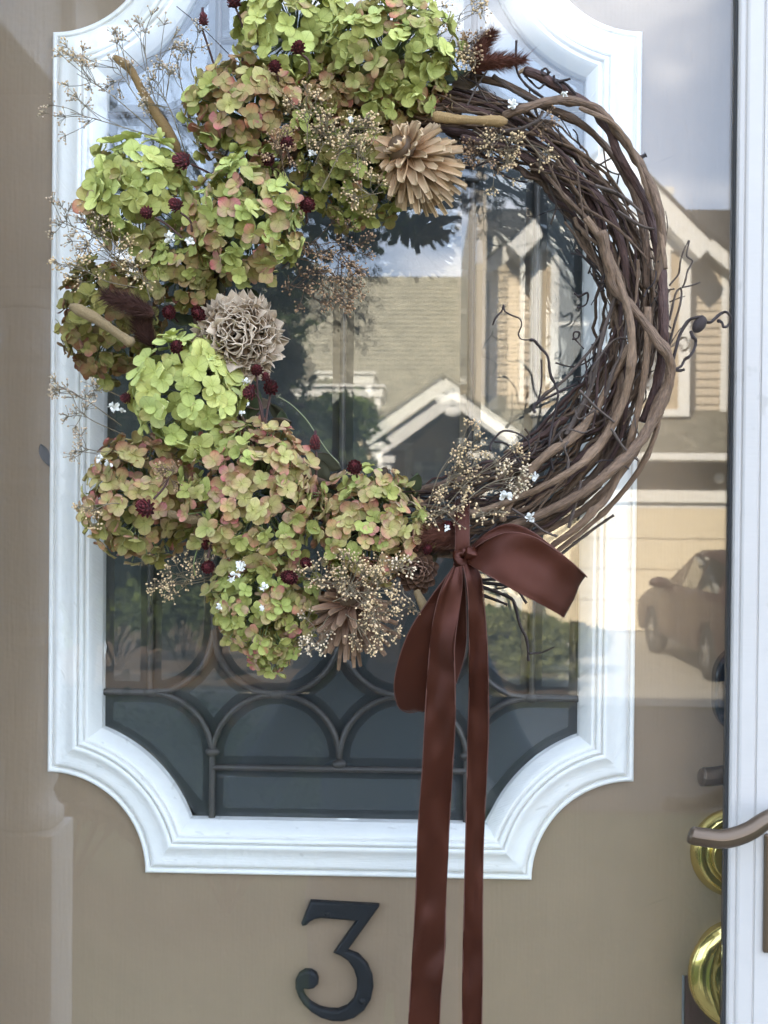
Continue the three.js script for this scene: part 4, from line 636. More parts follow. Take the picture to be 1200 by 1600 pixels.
function ribbon(name, st, o = {}) { // stations: left edge px, right edge px, z left, z right
  const a = curve(st.map((s) => W(s[0], s[1], s[4])), o.n ?? 90, 0.5), b = curve(st.map((s) => W(s[2], s[3], s[5] ?? s[4])), o.n ?? 90, 0.5), k = 14, pos = [], uv = [], idx = [], th = 0.00035, nrm = [];
  const n = a.length; let len = 0;
  for (let i = 0; i < n; i++) {
    const T = a[Math.min(i + 1, n - 1)].clone().add(b[Math.min(i + 1, n - 1)]).sub(a[Math.max(0, i - 1)]).sub(b[Math.max(0, i - 1)]).normalize(), X = b[i].clone().sub(a[i]), Nn = X.clone().normalize().cross(T).normalize();
    if (i) len += a[i].distanceTo(a[i - 1]);
    for (let j = 0; j <= k; j++) {
      const t = j / k, w = X.length(), p = a[i].clone().addScaledVector(X, t).addScaledVector(Nn, (o.bulge ?? 0) * w * (1 - Math.pow(2 * t - 1, 2)) + (o.wave ?? 0.0006) * N(len * 26 + (o.seed ?? 0), t * 1.6, o.seed ?? 0) + (o.pleat ?? 0) * Math.exp(-i / n * (o.pl ?? 9)) * Math.sin(t * 11 + (o.seed ?? 0)) * w * 0.22);
      pos.push(p); nrm.push(Nn); uv.push(t, len * 12);
    }
  }
  const P = []; for (const s of [1, -1]) pos.forEach((p, i) => P.push(p.x + nrm[i].x * th * s, p.y + nrm[i].y * th * s, p.z + nrm[i].z * th * s));
  const m = pos.length, c = k + 1;
  for (let i = 0; i < n - 1; i++) { for (let j = 0; j < k; j++) { const q = i * c + j, r = q + c; idx.push(q, q + 1, r, r, q + 1, r + 1, m + q, m + r, m + q + 1, m + r, m + r + 1, m + q + 1); } for (const j of [0, k]) { const q = i * c + j, r = q + c; idx.push(q, r, m + q, r, m + r, m + q); } }
  const g = geom(P, idx, uv.concat(uv)); g.translate(-bow.position.x, -bow.position.y, -bow.position.z);
  const rib = part(bow, name, g, mSatin), ed = [a, b].map((l) => { const e = tube(l, 0.00055, 5); e.translate(-bow.position.x, -bow.position.y, -bow.position.z); return e; });
  part(rib, 'woven_edge', merge(ed), mEdge); return rib;
}
ribbon('ribbon_loop', [[738, 852, 733, 868, 0.088], [765, 830, 748, 866, 0.090], [795, 819, 778, 872, 0.092], [828, 829, 806, 890, 0.094], [872, 861, 836, 930, 0.098], [908, 893, 868, 955, 0.104], [917, 902, 879, 964, 0.112], [910, 894, 871, 958, 0.124], [880, 868, 842, 942, 0.134], [836, 840, 800, 920, 0.142], [796, 832, 762, 898, 0.138], [760, 844, 738, 884, 0.124], [734, 862, 728, 878, 0.110]], { n: 150, seed: 2, pleat: 0.2, wave: 0.004 });
ribbon('ribbon_loop', [[710, 884, 722, 890, 0.112, 0.108], [674, 932, 704, 952, 0.118, 0.112], [640, 985, 690, 1000, 0.118, 0.108], [622, 1035, 676, 1050, 0.108, 0.100], [616, 1078, 668, 1086, 0.094, 0.09], [628, 1110, 668, 1112, 0.080], [660, 1104, 700, 1094, 0.070], [690, 1030, 726, 1020, 0.066], [700, 945, 728, 940, 0.078], [714, 895, 724, 892, 0.095]], { n: 120, seed: 7, wave: 0.003 });
ribbon('ribbon_tail', [[706, 888, 722, 884, 0.122, 0.118], [690, 920, 722, 915, 0.130, 0.122], [680, 955, 716, 960, 0.128, 0.124], [673, 1000, 710, 1010, 0.120, 0.130], [668, 1060, 711, 1065, 0.112, 0.126], [664, 1120, 711, 1122, 0.108, 0.116], [660, 1200, 707, 1200, 0.102, 0.104], [653, 1300, 701, 1306, 0.094, 0.084], [650, 1390, 697, 1398, 0.080, 0.080], [646, 1470, 695, 1480, 0.070, 0.082], [641, 1550, 689, 1552, 0.068, 0.072], [636, 1640, 685, 1640, 0.062, 0.058], [632, 1700, 682, 1700, 0.06]], { n: 200, seed: 4, bulge: 0.05, pleat: 0.3, wave: 0.0042 });
ribbon('ribbon_tail', [[724, 884, 740, 878, 0.120, 0.114], [729, 910, 752, 904, 0.128, 0.118], [732, 950, 757, 948, 0.124, 0.118], [733, 1000, 761, 1004, 0.114, 0.116], [733, 1070, 763, 1075, 0.104, 0.110], [731, 1150, 763, 1155, 0.096, 0.100], [729, 1250, 758, 1255, 0.088, 0.084], [727, 1330, 755, 1336, 0.080, 0.074], [725, 1420, 754, 1430, 0.072, 0.072], [723, 1510, 754, 1518, 0.064, 0.070], [722, 1640, 752, 1640, 0.058], [721, 1700, 751, 1700, 0.056]], { n: 200, seed: 9, bulge: 0.04, pleat: 0.3, wave: 0.0035 });
ribbon('ribbon_band', [[708, 890, 730, 884, 0.10], [711, 860, 733, 856, 0.108], [712, 820, 733, 818, 0.104], [711, 790, 733, 788, 0.086], [712, 778, 733, 776, 0.05]], { n: 40, seed: 12, bulge: 0.1 });
{ const k = []; for (let i = 0; i <= 26; i++) { const t = i / 26, a = t * Math.PI * 2 * 1.1; k.push(W(727 + 13 * Math.sin(a) + 2 * t, 872 - 12 * Math.cos(a) * 0.7, 0.112 + 0.008 * Math.cos(a * 0.5))); } const g = tube(k, (t) => 0.0052 * (1 + 0.25 * Math.sin(t * 9)), 12, { lump: 0.45, seed: 3, freq: 120 }); g.translate(-bow.position.x, -bow.position.y, -bow.position.z); part(bow, 'knot', g, mSatin); }
// ---------------------------------------------------------------- the place in front of the door, seen in the glass
const tGround = tex(512, 512, (u, v) => { const n = 0.8 + 0.25 * tiled(u, v, 4, 5) + 0.22 * N(u * 190, v * 190, 1); return [n, n, n * 0.97]; });
const mAsphalt = mat({ color: C(0.075, 0.073, 0.07), map: rep(tGround, 1, 1), roughness: 0.9 }), mConcrete = mat({ color: C(0.36, 0.33, 0.28), map: tGround, roughness: 0.9 });
const tGrass = tex(512, 512, (u, v) => { const n = 0.75 + 0.4 * tiled(u, v, 5, 5) + 0.4 * N(u * 160, v * 160, 2); return [n * 0.95, n, n * 0.8]; });
const flat = (x0, x1, z0, z1, y, s = 0.5) => { const g = new THREE.PlaneGeometry(x1 - x0, z1 - z0); g.rotateX(-Math.PI / 2); g.translate((x0 + x1) / 2, y, (z0 + z1) / 2); return uvMetres(g, s); };
struct('ground', flat(-120, 120, -120, 120, ROAD - 0.02, 0.4), mat({ color: C(0.07, 0.10, 0.035), map: tGrass, roughness: 1 }));
struct('street', flat(-60, 60, 7.6, 12.0, ROAD - 0.004, 0.4), mAsphalt);
struct('driveway', flat(1.7, 6.9, 12.14, 19.79, ROAD, 0.5), mConcrete);
struct('kerb', box(-60, 1.68, ROAD - 0.1, ROAD + 0.11, 12.0, 12.14), mConcrete);
struct('planting_bed', flat(-5, 1.68, 12.16, 19.6, ROAD + 0.02, 0.6), mat({ color: C(0.10, 0.065, 0.04), map: tGround, roughness: 1 }));
struct('porch_floor', uvMetres(rbox(-1.6, 1.5, ROAD - 0.1, PORCH, 0.02, 2.6, 0.02)), mConcrete);
const mBrick = mat({ color: C(0.33, 0.28, 0.23), map: tGround, roughness: 0.9 }), mWhitePaint = mat({ color: C(0.78, 0.77, 0.73), roughness: 0.5 }), mCream = mat({ color: C(0.70, 0.60, 0.43), roughness: 0.7 });
{ // the house this door belongs to: hollow, closed, tall enough to keep the door in its own shade
  const h = thing('tan_house', 'tall tan house whose shaded front wall holds the photographed door', 'house', V(0, ROAD, -4)), g = (o) => { o.translate(0, -ROAD, 4); return o; };
  const top = ROAD + 9.8, x0 = GL - 0.104, x1 = GR + 0.104, ty = doorTop + 0.04, y0 = ROAD - 0.2, mI = mat({ color: C(0.30, 0.31, 0.30), roughness: 0.9 });
  part(h, 'front_wall', g(uvMetres(merge([box(-26, x0, y0, top, -0.15, -0.03), box(x1, 18, y0, top, -0.15, -0.03), box(x0, x1, ty, top, -0.15, -0.03), box(x0, x1, y0, PORCH + 0.025, -0.15, -0.03)]))), mBrick);
  part(h, 'door_jamb', g(merge([box(x0 + 0.001, DL - 0.002, PORCH + 0.026, ty - 0.001, -0.14, -0.032), box(DR + 0.002, x1 - 0.001, PORCH + 0.026, ty - 0.001, -0.14, -0.032), box(DL, DR, doorTop + 0.002, ty - 0.001, -0.14, -0.032), box(DL, DR, PORCH + 0.027, doorBottom - 0.002, -0.14, -0.032)])), mTrim);
  part(h, 'outer_walls', g(merge([box(-26, -25.9, y0, top, -8, -0.151), box(17.9, 18, y0, top, -8, -0.151), box(-25.9, 17.9, y0, top, -8, -7.9)])), mBrick);
  part(h, 'floor', g(box(-25.899, 17.899, PORCH - 0.2, PORCH + 0.02, -7.899, -0.151)), mI); part(h, 'ceiling', g(box(-25.899, 17.899, PORCH + 2.6, PORCH + 2.8, -7.899, -0.151)), mI);
  part(h, 'inner_wall', g(merge([box(-2, -1.9, PORCH + 0.021, PORCH + 2.599, -3.4, -0.152), box(1.6, 1.7, PORCH + 0.021, PORCH + 2.599, -3.4, -0.152), box(-2, 1.7, PORCH + 0.021, PORCH + 2.599, -3.5, -3.401)])), mI);
  part(h, 'roof', g(merge([box(-26.4, 18.4, top, top + 0.25, -8.3, 0.35)])), mat({ color: C(0.09, 0.085, 0.08) }));
}
{ // turned porch post with its beam
  const c = M(44, 800, 1.7), p = thing('porch_post', 'white turned porch post, mirrored faintly along the left edge of the glass', 'post', V(c.x, PORCH, 1.7));
  const yb = M(44, 1290, 1.7).y - PORCH, Y = (v) => M(44, v, 1.7).y - PORCH, yt = M(120, 165, 1.7).y - PORCH, r = 0.078;
  part(p, 'base_block', rbox(-0.088, 0.088, 0, yb, -0.088, 0.088, 0.006), mWhitePaint);
  const pr = [[0.07, yb], [0.086, yb + 0.012], [0.086, yb + 0.04], [0.07, yb + 0.055], [0.06, yb + 0.085], [0.072, yb + 0.11]];
  for (const v of [985, 742, 572, 430]) { const y = Y(v); pr.push([r * 0.98, y - 0.075], [r * 0.9, y - 0.055], [r * 1.06, y - 0.036], [r * 1.06, y - 0.012], [r * 0.92, y], [r * 1.06, y + 0.012], [r * 1.06, y + 0.036], [r * 0.9, y + 0.055], [r * 0.98, y + 0.075]); }
  pr.push([r * 0.9, yt - 0.5], [r * 1.1, yt - 0.46], [r * 1.1, yt - 0.44]);
  part(p, 'turned_shaft', new THREE.LatheGeometry(pr.map(([a, b]) => new THREE.Vector2(a, b)), 40), mWhitePaint);
  part(p, 'top_block', rbox(-0.088, 0.088, yt - 0.44, yt, -0.088, 0.088, 0.006), mWhitePaint);
  const b = thing('porch_roof', 'white beam and small roof of the porch to the left, carried by the turned post', 'porch roof', V(c.x, PORCH + yt, 1.7));
  part(b, 'beam', rbox(-3, 0.13, 0.001, 0.30, -0.1, 0.1, 0.006), mWhitePaint); part(b, 'side_beam', rbox(-0.12, 0.10, 0.001, 0.299, -1.6, -0.101, 0.006), mWhitePaint);
  part(b, 'roof_deck', rbox(-3.1, 0.25, 0.301, 0.38, -1.7, 0.3, 0.006), mWhitePaint);
}
// clapboards from y0 to y1 between xl(y) and xr(y) on the plane z, facing the door
function boards(xl, xr, y0, y1, z, pitch = 0.15, lap = 0.016) {
  const pos = [], idx = [], uv = [];
  for (let y = y0; y < y1 - 1e-6; y += pitch) {
    const t = Math.min(y + pitch, y1), a = xl(y), b = xr(y), c = xl(t), d = xr(t); if (b <= a) continue; const k = pos.length / 3;
    pos.push(a, y, z - lap, b, y, z - lap, c, t, z, d, t, z, a, y, z, b, y, z); uv.push(a, y, b, y, c, t, d, t, a, y, b, y);
    idx.push(k, k + 2, k + 1, k + 1, k + 2, k + 3, k, k + 1, k + 4, k + 4, k + 1, k + 5);
  }
  return geom(pos, idx, uv).toNonIndexed();
}
const flatN = (g) => { g.computeVertexNormals(); return g; };
const tShing = tex(256, 256, (u, v) => { const row = Math.floor(v * 16), n = 0.72 + 0.35 * N(Math.floor(u * 14 + row * 0.5) * 3.7, row * 2.3, 1) + 0.25 * N(u * 80, v * 80, 2); return [n, n * 0.98, n * 0.94]; });
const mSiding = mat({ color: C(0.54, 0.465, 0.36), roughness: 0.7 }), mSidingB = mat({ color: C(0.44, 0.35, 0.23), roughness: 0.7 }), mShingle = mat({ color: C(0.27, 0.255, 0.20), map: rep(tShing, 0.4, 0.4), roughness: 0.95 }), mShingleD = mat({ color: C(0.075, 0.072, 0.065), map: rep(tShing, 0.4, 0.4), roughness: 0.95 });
const mWinGlass = phys({ color: C(0.30, 0.32, 0.33), roughness: 0.06, clearcoat: 1, clearcoatRoughness: 0.02 });
// a plane of shingle courses rising from the eave at (y0, z0) to (y1, z1)
function shingles(x0, x1, y0, z0, y1, z1, pitch = 0.14) {
  const len = Math.hypot(y1 - y0, z1 - z0), g = boards(() => x0, () => x1, 0, len, 0, pitch, 0.01); g.rotateX(Math.atan2(z1 - z0, y1 - y0)); g.translate(0, y0, z0); return flatN(g);
}
// a board of depth d along a line in the plane z
function rail(a, b, wd, z0, z1) { const L = Math.hypot(b[0] - a[0], b[1] - a[1]), g = new THREE.BoxGeometry(L, wd, z1 - z0); g.translate(L / 2, 0, 0); g.rotateZ(Math.atan2(b[1] - a[1], b[0] - a[0])); g.translate(a[0], a[1], (z0 + z1) / 2); return g; }
function windowUnit(parent, x0, x1, y0, y1, z, rows = 2) {
  const w = sub(parent, 'window'), f = 0.09, ym = (y0 + y1) / 2;
  part(w, 'frame', merge([box(x0 - f, x1 + f, y1, y1 + f * 1.3, z - 0.05, z), box(x0 - f, x1 + f, y0 - f, y0, z - 0.06, z), box(x0 - f, x0, y0, y1, z - 0.05, z), box(x1, x1 + f, y0, y1, z - 0.05, z)]), mWhitePaint);
  part(w, 'sash', merge([box(x0, x1, ym - 0.03, ym + 0.03, z - 0.03, z), box(x0, x0 + 0.05, y0, y1, z - 0.025, z), box(x1 - 0.05, x1, y0, y1, z - 0.025, z), box(x0 + 0.05, x1 - 0.05, y0, y0 + 0.05, z - 0.025, z), box(x0 + 0.05, x1 - 0.05, y1 - 0.05, y1, z - 0.025, z)]), mWhitePaint);
  part(w, 'pane', box(x0 + 0.05, x1 - 0.05, y0 + 0.05, y1 - 0.05, z - 0.012, z - 0.002), mWinGlass);
}
const local = (o) => { const p = o.position; for (const c of o.children) c.position.sub(p); return o; };
const ridge = { };
{ // right hand townhouse with garage and gabled bay
  const zf = 19.8, t = thing('garage_townhouse', 'cream townhouse with gabled siding bay over a wide garage, mirrored at the right', 'house', V(3.4, ROAD, 22));
  const X = (u, v = 600, z = zf) => M(u, v, z).x, Y = (v, u = 1050, z = zf) => M(u, v, z).y;
  const xL = X(742, 850), xR = xL + 8.0, yPent0 = Y(717), yDoor = Y(794), gz = zf;
  part(t, 'garage_wall', box(xL, xR, ROAD, yPent0 - 0.06, gz + 0.02, gz + 0.2), mCream);
  part(t, 'side_walls', merge([box(xL, xL + 0.15, ROAD, Y(335, 900, 24), gz + 0.201, gz + 9), box(xR - 0.15, xR, ROAD, Y(335, 900, 24), gz + 0.201, gz + 9), box(xL + 0.151, xR - 0.151, ROAD, Y(400, 900, 22), gz + 8.8, gz + 9)]), mSiding);
  const gd = sub(t, 'garage_door'), gx0 = X(790, 900), gx1 = gx0 + 4.88, dh = yDoor - ROAD - 0.02;
  for (let i = 0; i < 4; i++) part(gd, 'panel', rbox(gx0, gx1, ROAD + 0.02 + dh * i / 4 + 0.006, ROAD + 0.02 + dh * (i + 1) / 4 - 0.006, gz - 0.03, gz + 0.015, 0.008), mCream);
  part(t, 'garage_trim', merge([box(xL - 0.02, xR, yDoor + 0.10, yDoor + 0.30, gz - 0.10, gz + 0.019), box(gx0 - 0.16, gx0 - 0.01, ROAD, yDoor + 0.099, gz - 0.07, gz + 0.019), box(gx1 + 0.01, gx1 + 0.16, ROAD, yDoor + 0.099, gz - 0.07, gz + 0.019), box(gx0 - 0.009, gx1 + 0.009, yDoor + 0.0, yDoor + 0.099, gz - 0.02, gz + 0.019)]), mWhitePaint);
  part(t, 'wall_band', box(xL, xR, yDoor + 0.301, yPent0 - 0.02, gz - 0.02, gz + 0.018), mat({ color: C(0.26, 0.22, 0.17), roughness: 0.8 }));
  part(t, 'wall_lamp', new THREE.SphereGeometry(0.09, 16, 12).translate(X(1121, 747), Y(747), gz - 0.12), mWhitePaint);
  // pent roof
  const zb = gz + 1.25, yP1 = Y(640, 1050, zb), ze = gz - 0.55;
  part(t, 'pent_roof', shingles(xL - 0.15, xR, yPent0 + 0.05, ze, yP1, zb, 0.13), mShingle);
  part(t, 'pent_soffit', box(xL - 0.15, xR, yPent0 - 0.055, yPent0 - 0.02, ze, gz + 0.3), mWhitePaint); part(t, 'gutter', merge([rbox(xL - 0.16, xR, yPent0 - 0.05, yPent0 + 0.07, ze - 0.09, ze - 0.004, 0.02)]), mWhitePaint);
  // siding wall with sloping shoulders
  const xa = X(766, 520, zb), xb = X(1138, 520, zb), yA = Y(424, 766, zb), yB = Y(424, 1138, zb), cx = (xa + xb) / 2, sl = 0.86, yTop = yA + (cx - xa) * sl;
  part(t, 'siding', boards((y) => (y < yA ? xa : xa + (y - yA) / sl), (y) => (y < yA ? xb : xb - (y - yA) / sl), yP1 - 0.2, yTop, zb, 0.15, 0.03), mSiding);
  part(t, 'wall_core', (() => { const s = new THREE.Shape([[xa, yP1 - 0.3], [xb, yP1 - 0.3], [xb, yA], [cx, yTop], [xa, yA]].map(([x, y]) => new THREE.Vector2(x, y))); const g = new THREE.ExtrudeGeometry(s, { depth: 4, bevelEnabled: false }); g.translate(0, 0, zb + 0.003); return g; })(), mSiding);
  part(t, 'shoulder_trim', merge([box(xa - 0.02, xa + 0.14, yP1 - 0.2, yA, zb - 0.06, zb + 0.01), box(xb - 0.14, xb + 0.02, yP1 - 0.2, yA, zb - 0.06, zb + 0.01), rail([xa - 0.12, yA - 0.02], [cx, yTop + 0.08], 0.26, zb - 0.30, zb + 0.3), rail([cx, yTop + 0.079], [xb + 0.12, yA - 0.02], 0.26, zb - 0.30, zb + 0.3)]), mWhitePaint);
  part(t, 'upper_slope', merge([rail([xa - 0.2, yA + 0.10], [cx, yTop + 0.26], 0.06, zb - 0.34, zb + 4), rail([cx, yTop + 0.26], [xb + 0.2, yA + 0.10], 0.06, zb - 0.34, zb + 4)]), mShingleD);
  // projecting centre of the bay
  const zc = zb - 0.45, ca = X(830, 500, zc), cb = X(1076, 500, zc), yc0 = Y(650, 950, zc), ye = Y(372, 950, zc), ax = (ca + cb) / 2, ay = Y(222, 950, zc), zo = zc - 0.45;
  part(t, 'bay_wall', (() => { const s = new THREE.Shape([[ca, yc0], [cb, yc0], [cb, ye], [ax, ye + (ax - ca) * 1.03], [ca, ye]].map(([x, y]) => new THREE.Vector2(x, y))); const g = new THREE.ExtrudeGeometry(s, { depth: 0.44, bevelEnabled: false }); g.translate(0, 0, zc); return g; })(), mSidingB);
  part(t, 'bay_trim', merge([box(ca - 0.02, ca + 0.17, yc0, ye + 0.05, zc - 0.05, zc - 0.002), box(cb - 0.17, cb + 0.02, yc0, ye + 0.05, zc - 0.05, zc - 0.002), box(ca + 0.171, cb - 0.171, ye - 0.22, ye - 0.02, zc - 0.05, zc - 0.002), box(ca + 0.171, cb - 0.171, yc0, yc0 + 0.12, zc - 0.05, zc - 0.002)]), mWhitePaint);
  const wy0 = Y(615, 950, zc), wy1 = Y(398, 950, zc); windowUnit(t, X(868, 500, zc), X(942, 500, zc), wy0, wy1, zc - 0.003); windowUnit(t, X(964, 500, zc), X(1038, 500, zc), wy0, wy1, zc - 0.003);
  const eo = M(1104, 392, zo), el = M(804, 392, zo), ey0 = (eo.y + el.y) / 2, e0 = [el.x, ey0], e1 = [eo.x, ey0], ap = [(el.x + eo.x) / 2, ey0 + (eo.x - el.x) / 2 * 1.03];
  part(t, 'gable_rake', merge([rail(e0, ap, 0.34, zo, zc + 0.3), rail(ap, e1, 0.34, zo + 0.001, zc + 0.299)]), mWhitePaint);
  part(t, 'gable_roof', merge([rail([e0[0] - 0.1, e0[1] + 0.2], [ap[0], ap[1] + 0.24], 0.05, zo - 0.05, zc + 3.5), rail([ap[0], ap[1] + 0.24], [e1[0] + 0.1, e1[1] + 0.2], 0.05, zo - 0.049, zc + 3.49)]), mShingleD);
  part(t, 'gable_return', merge([box(ca - 0.02, cb + 0.02, ye + 0.06, ye + 0.2, zc - 0.12, zc - 0.053), box(ca + 0.3, cb - 0.3, ye + 0.75, ye + 0.87, zc - 0.12, zc - 0.002)]), mWhitePaint);
  // main roof behind
  const ry = Y(328, 1100, 25), ey = Y(470, 1100, zb);
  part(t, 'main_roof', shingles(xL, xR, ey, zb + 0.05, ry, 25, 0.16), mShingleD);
  part(t, 'fascia_return', box(xb + 0.3, xb + 0.9, Y(462, 1145, zb), Y(446, 1145, zb), zb - 0.2, zb + 0.2), mWhitePaint);
  local(t);
}
{ // middle unit: big plain roof and white gabled portico
  const zf = 19.4, t = thing('portico_house', 'house with a broad olive grey roof and white gabled portico, mirrored at the centre', 'house', V(-1, ROAD, 22));
  const X = (u, v, z) => M(u, v, z).x, Y = (v, u, z) => M(u, v, z).y;
  const xR = X(741, 500, 23) + 0.1, xL = xR - 7.5, ez = 20.9, rz = 25.2, ye = Y(690, 640, ez), yr = Y(432, 640, rz);
  part(t, 'roof', shingles(xL, xR, ye, ez, yr, rz, 0.16), mShingle); part(t, 'roof_deck', (() => { const g = box(xL, xR, -0.1, -0.02, 0, Math.hypot(rz - ez, yr - ye)); g.rotateX(-Math.atan2(yr - ye, rz - ez)); g.translate(0, ye, ez); return g; })(), mShingleD);
  part(t, 'gutter', rbox(xL, xR, ye - 0.16, ye - 0.02, ez - 0.12, ez - 0.005, 0.02), mWhitePaint);
  part(t, 'siding', boards(() => xL, () => xR - 0.0, ROAD, ye - 0.05, 21.4, 0.15, 0.02), mSidingB);
  part(t, 'wall_core', box(xL, xR, ROAD, ye - 0.03, 21.403, 26), mSidingB);
  // portico
  const zo = 18.6, a = M(582, 706, zo), b = M(834, 712, zo), ap = M(708, 616, zo), post = 0.16;
  part(t, 'gable_rake', merge([rail([a.x, a.y], [ap.x, ap.y], 0.27, zo, zo + 0.16), rail([ap.x, ap.y], [b.x, a.y], 0.27, zo + 0.001, zo + 0.161)]), mWhitePaint);
  part(t, 'portico_roof', merge([rail([a.x - 0.1, a.y + 0.08], [ap.x, ap.y + 0.13], 0.05, zo - 0.05, 22.5), rail([ap.x, ap.y + 0.13], [b.x + 0.1, a.y + 0.08], 0.05, zo - 0.049, 22.49)]), mShingle);
  part(t, 'rake_bracket', new THREE.SphereGeometry(0.1, 14, 10).scale(1.4, 0.9, 0.6).translate(ap.x, ap.y - 0.28, zo + 0.03), mWhitePaint);
  part(t, 'gable_panel', (() => { const s = new THREE.Shape([[a.x + 0.3, a.y - 0.1], [b.x - 0.3, a.y - 0.1], [ap.x, ap.y - 0.16]].map(([x, y]) => new THREE.Vector2(x, y))); const g = new THREE.ExtrudeGeometry(s, { depth: 0.1, bevelEnabled: false }); g.translate(0, 0, zo + 1.35); return g; })(), mSidingB);
  for (const x of [a.x + 0.22, b.x - 0.22]) { const p = sub(t, 'porch_column'); part(p, 'shaft', box(x - post / 2, x + post / 2, ROAD + 0.3, a.y - 0.17, zo + 0.08, zo + 0.24), mWhitePaint); part(p, 'cap', box(x - 0.13, x + 0.13, a.y - 0.169, a.y - 0.06, zo + 0.03, zo + 0.29), mWhitePaint); part(p, 'base', box(x - 0.12, x + 0.12, ROAD, ROAD + 0.299, zo + 0.04, zo + 0.28), mWhitePaint); }
  part(t, 'portico_beam', merge([box(a.x + 0.16, a.x + 0.28, a.y - 0.16, a.y + 0.02, zo + 0.292, 21.39), box(b.x - 0.28, b.x - 0.16, a.y - 0.16, a.y + 0.02, zo + 0.292, 21.39)]), mWhitePaint);
  windowUnit(t, M(655, 720, 21.4).x, M(700, 720, 21.4).x, M(680, 800, 21.4).y, M(680, 705, 21.4).y, 21.375);
  const d = sub(t, 'entrance_door'); part(d, 'leaf', rbox(M(738, 800, 21.4).x, M(738, 800, 21.4).x + 0.92, ROAD + 0.15, ROAD + 2.2, 21.30, 21.37, 0.01), mat({ color: C(0.10, 0.03, 0.025) })); part(d, 'casing', merge([box(M(738, 800, 21.4).x - 0.12, M(738, 800, 21.4).x - 0.005, ROAD + 0.1, ROAD + 2.32, 21.3, 21.37), box(M(738, 800, 21.4).x + 0.925, M(738, 800, 21.4).x + 1.04, ROAD + 0.1, ROAD + 2.32, 21.3, 21.37)]), mWhitePaint);
  // party wall of the taller neighbour shows at the right
  local(t);
}
{ // left unit: cream flat topped porch
  const z = 19, t = thing('flat_porch_house', 'cream house wall with a flat white porch roof on brackets, mirrored left of centre', 'house', V(-2, ROAD, 20)), X = (u, v = 620) => M(u, v, z).x, Y = (v, u = 560) => M(u, v, z).y;
  part(t, 'porch_fascia', merge([box(X(430), X(598), Y(620), Y(606), z - 0.05, z + 1.6), box(X(430), X(602), Y(605), Y(601), z - 0.1, z + 1.65)]), mWhitePaint);
  for (const u of [470, 532, 590]) part(t, 'bracket', rbox(X(u) - 0.06, X(u) + 0.06, Y(640), Y(620) - 0.002, z - 0.02, z + 0.2, 0.03), mWhitePaint);
  part(t, 'porch_post', box(X(572), X(586), ROAD, Y(641), z + 0.0, z + 0.18), mCream); part(t, 'porch_wall', box(X(420), X(586), ROAD, Y(655), z + 0.181, z + 1.6), mCream);
  windowUnit(t, X(536, 700), X(560, 700), Y(735), Y(668), z + 0.18);
  local(t);
}
// trees and shrubs built of leaf-sized faces
const leafMat = (r, g, b) => phys({ vertexColors: true, color: C(r, g, b), roughness: 0.95, transmission: 0.3, thickness: 0, side: THREE.DoubleSide, specularIntensity: 0.4 });
function leaves(rd, blobs, n, size) {
  const pos = [], col = [], tot = blobs.reduce((s, b) => s + b[3] ** 2, 0);
  for (const [x, y, z, r, sy = 1] of blobs) for (let k = 0; k < n * r * r / tot; k++) {
    const d = V(rd() - 0.5, rd() - 0.5, rd() - 0.5).normalize(), q = r * (0.55 + 0.45 * Math.cbrt(rd())) * (1 + 0.35 * N(d.x * 2.5 + x * 3, d.y * 2.5 + y * 3, d.z * 2.5 + z)), c = V(x + d.x * q, y + d.y * q * sy, z + d.z * q), u = V(rd() - 0.5, rd() - 0.5, rd() - 0.5).normalize(), v = u.clone().cross(d).normalize(), s = size * (0.6 + 0.8 * rd()), b = 0.6 + 0.8 * rd();
    const p = [c.clone().addScaledVector(u, s), c.clone().addScaledVector(v, s * 0.55), c.clone().addScaledVector(u, -s), c.clone().addScaledVector(v, -s * 0.55)]; for (const i of [0, 1, 2, 0, 2, 3]) { pos.push(p[i].x, p[i].y, p[i].z); col.push(b, b, b * 0.9); }
  }
  const g = new THREE.BufferGeometry(); g.setAttribute('position', new THREE.Float32BufferAttribute(pos, 3)); g.setAttribute('color', new THREE.Float32BufferAttribute(col, 3)); g.computeVertexNormals(); return g;
}
const mTrunk = mat({ color: C(0.10, 0.075, 0.055), map: rep(tBark, 1, 0.6), roughness: 0.95 });
function tree(name, label, x, z, h, r, seed, m, n, size, group) {
  const rd = rng(seed), t = thing(name, label, 'tree', V(x, ROAD, z), group), blobs = [], limbs = [tube(curve([V(0, -0.05, 0), V(0.03 * h, h * 0.3, 0.02), V(0, h * 0.6, 0)], 8), (q) => 0.035 * h * 0.6 * (1.2 - 0.8 * q), 9)];
  for (let k = 0; k < 15; k++) { const a = k * 2.4, q = rd(), y = h * (0.42 + 0.5 * q), rr = r * (1 - 0.55 * q) * (0.35 + 0.65 * rd()); const c = [Math.cos(a) * rr, y, Math.sin(a) * rr, r * (0.30 + 0.18 * rd()), 0.8]; blobs.push(c); limbs.push(tube(curve([V(0, h * 0.25 + 0.25 * q * h, 0), V(c[0] * 0.5, y * 0.85, c[2] * 0.5), V(c[0], y, c[2])], 6), (w) => 0.012 * h * 0.5 * (1.1 - 0.9 * w), 6)); }
  part(t, 'trunk', merge(limbs), mTrunk); const cr = part(t, 'crown', leaves(rd, blobs, n, size), m); return t;
}
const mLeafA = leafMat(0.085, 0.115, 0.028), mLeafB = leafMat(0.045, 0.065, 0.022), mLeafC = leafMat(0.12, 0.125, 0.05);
tree('young_tree', 'sunlit young green tree before the flat porch, mirrored left of centre', M(505, 700, 15).x, 15, M(505, 596, 15).y - ROAD, 1.05, 3, mLeafA, 9000, 0.055);
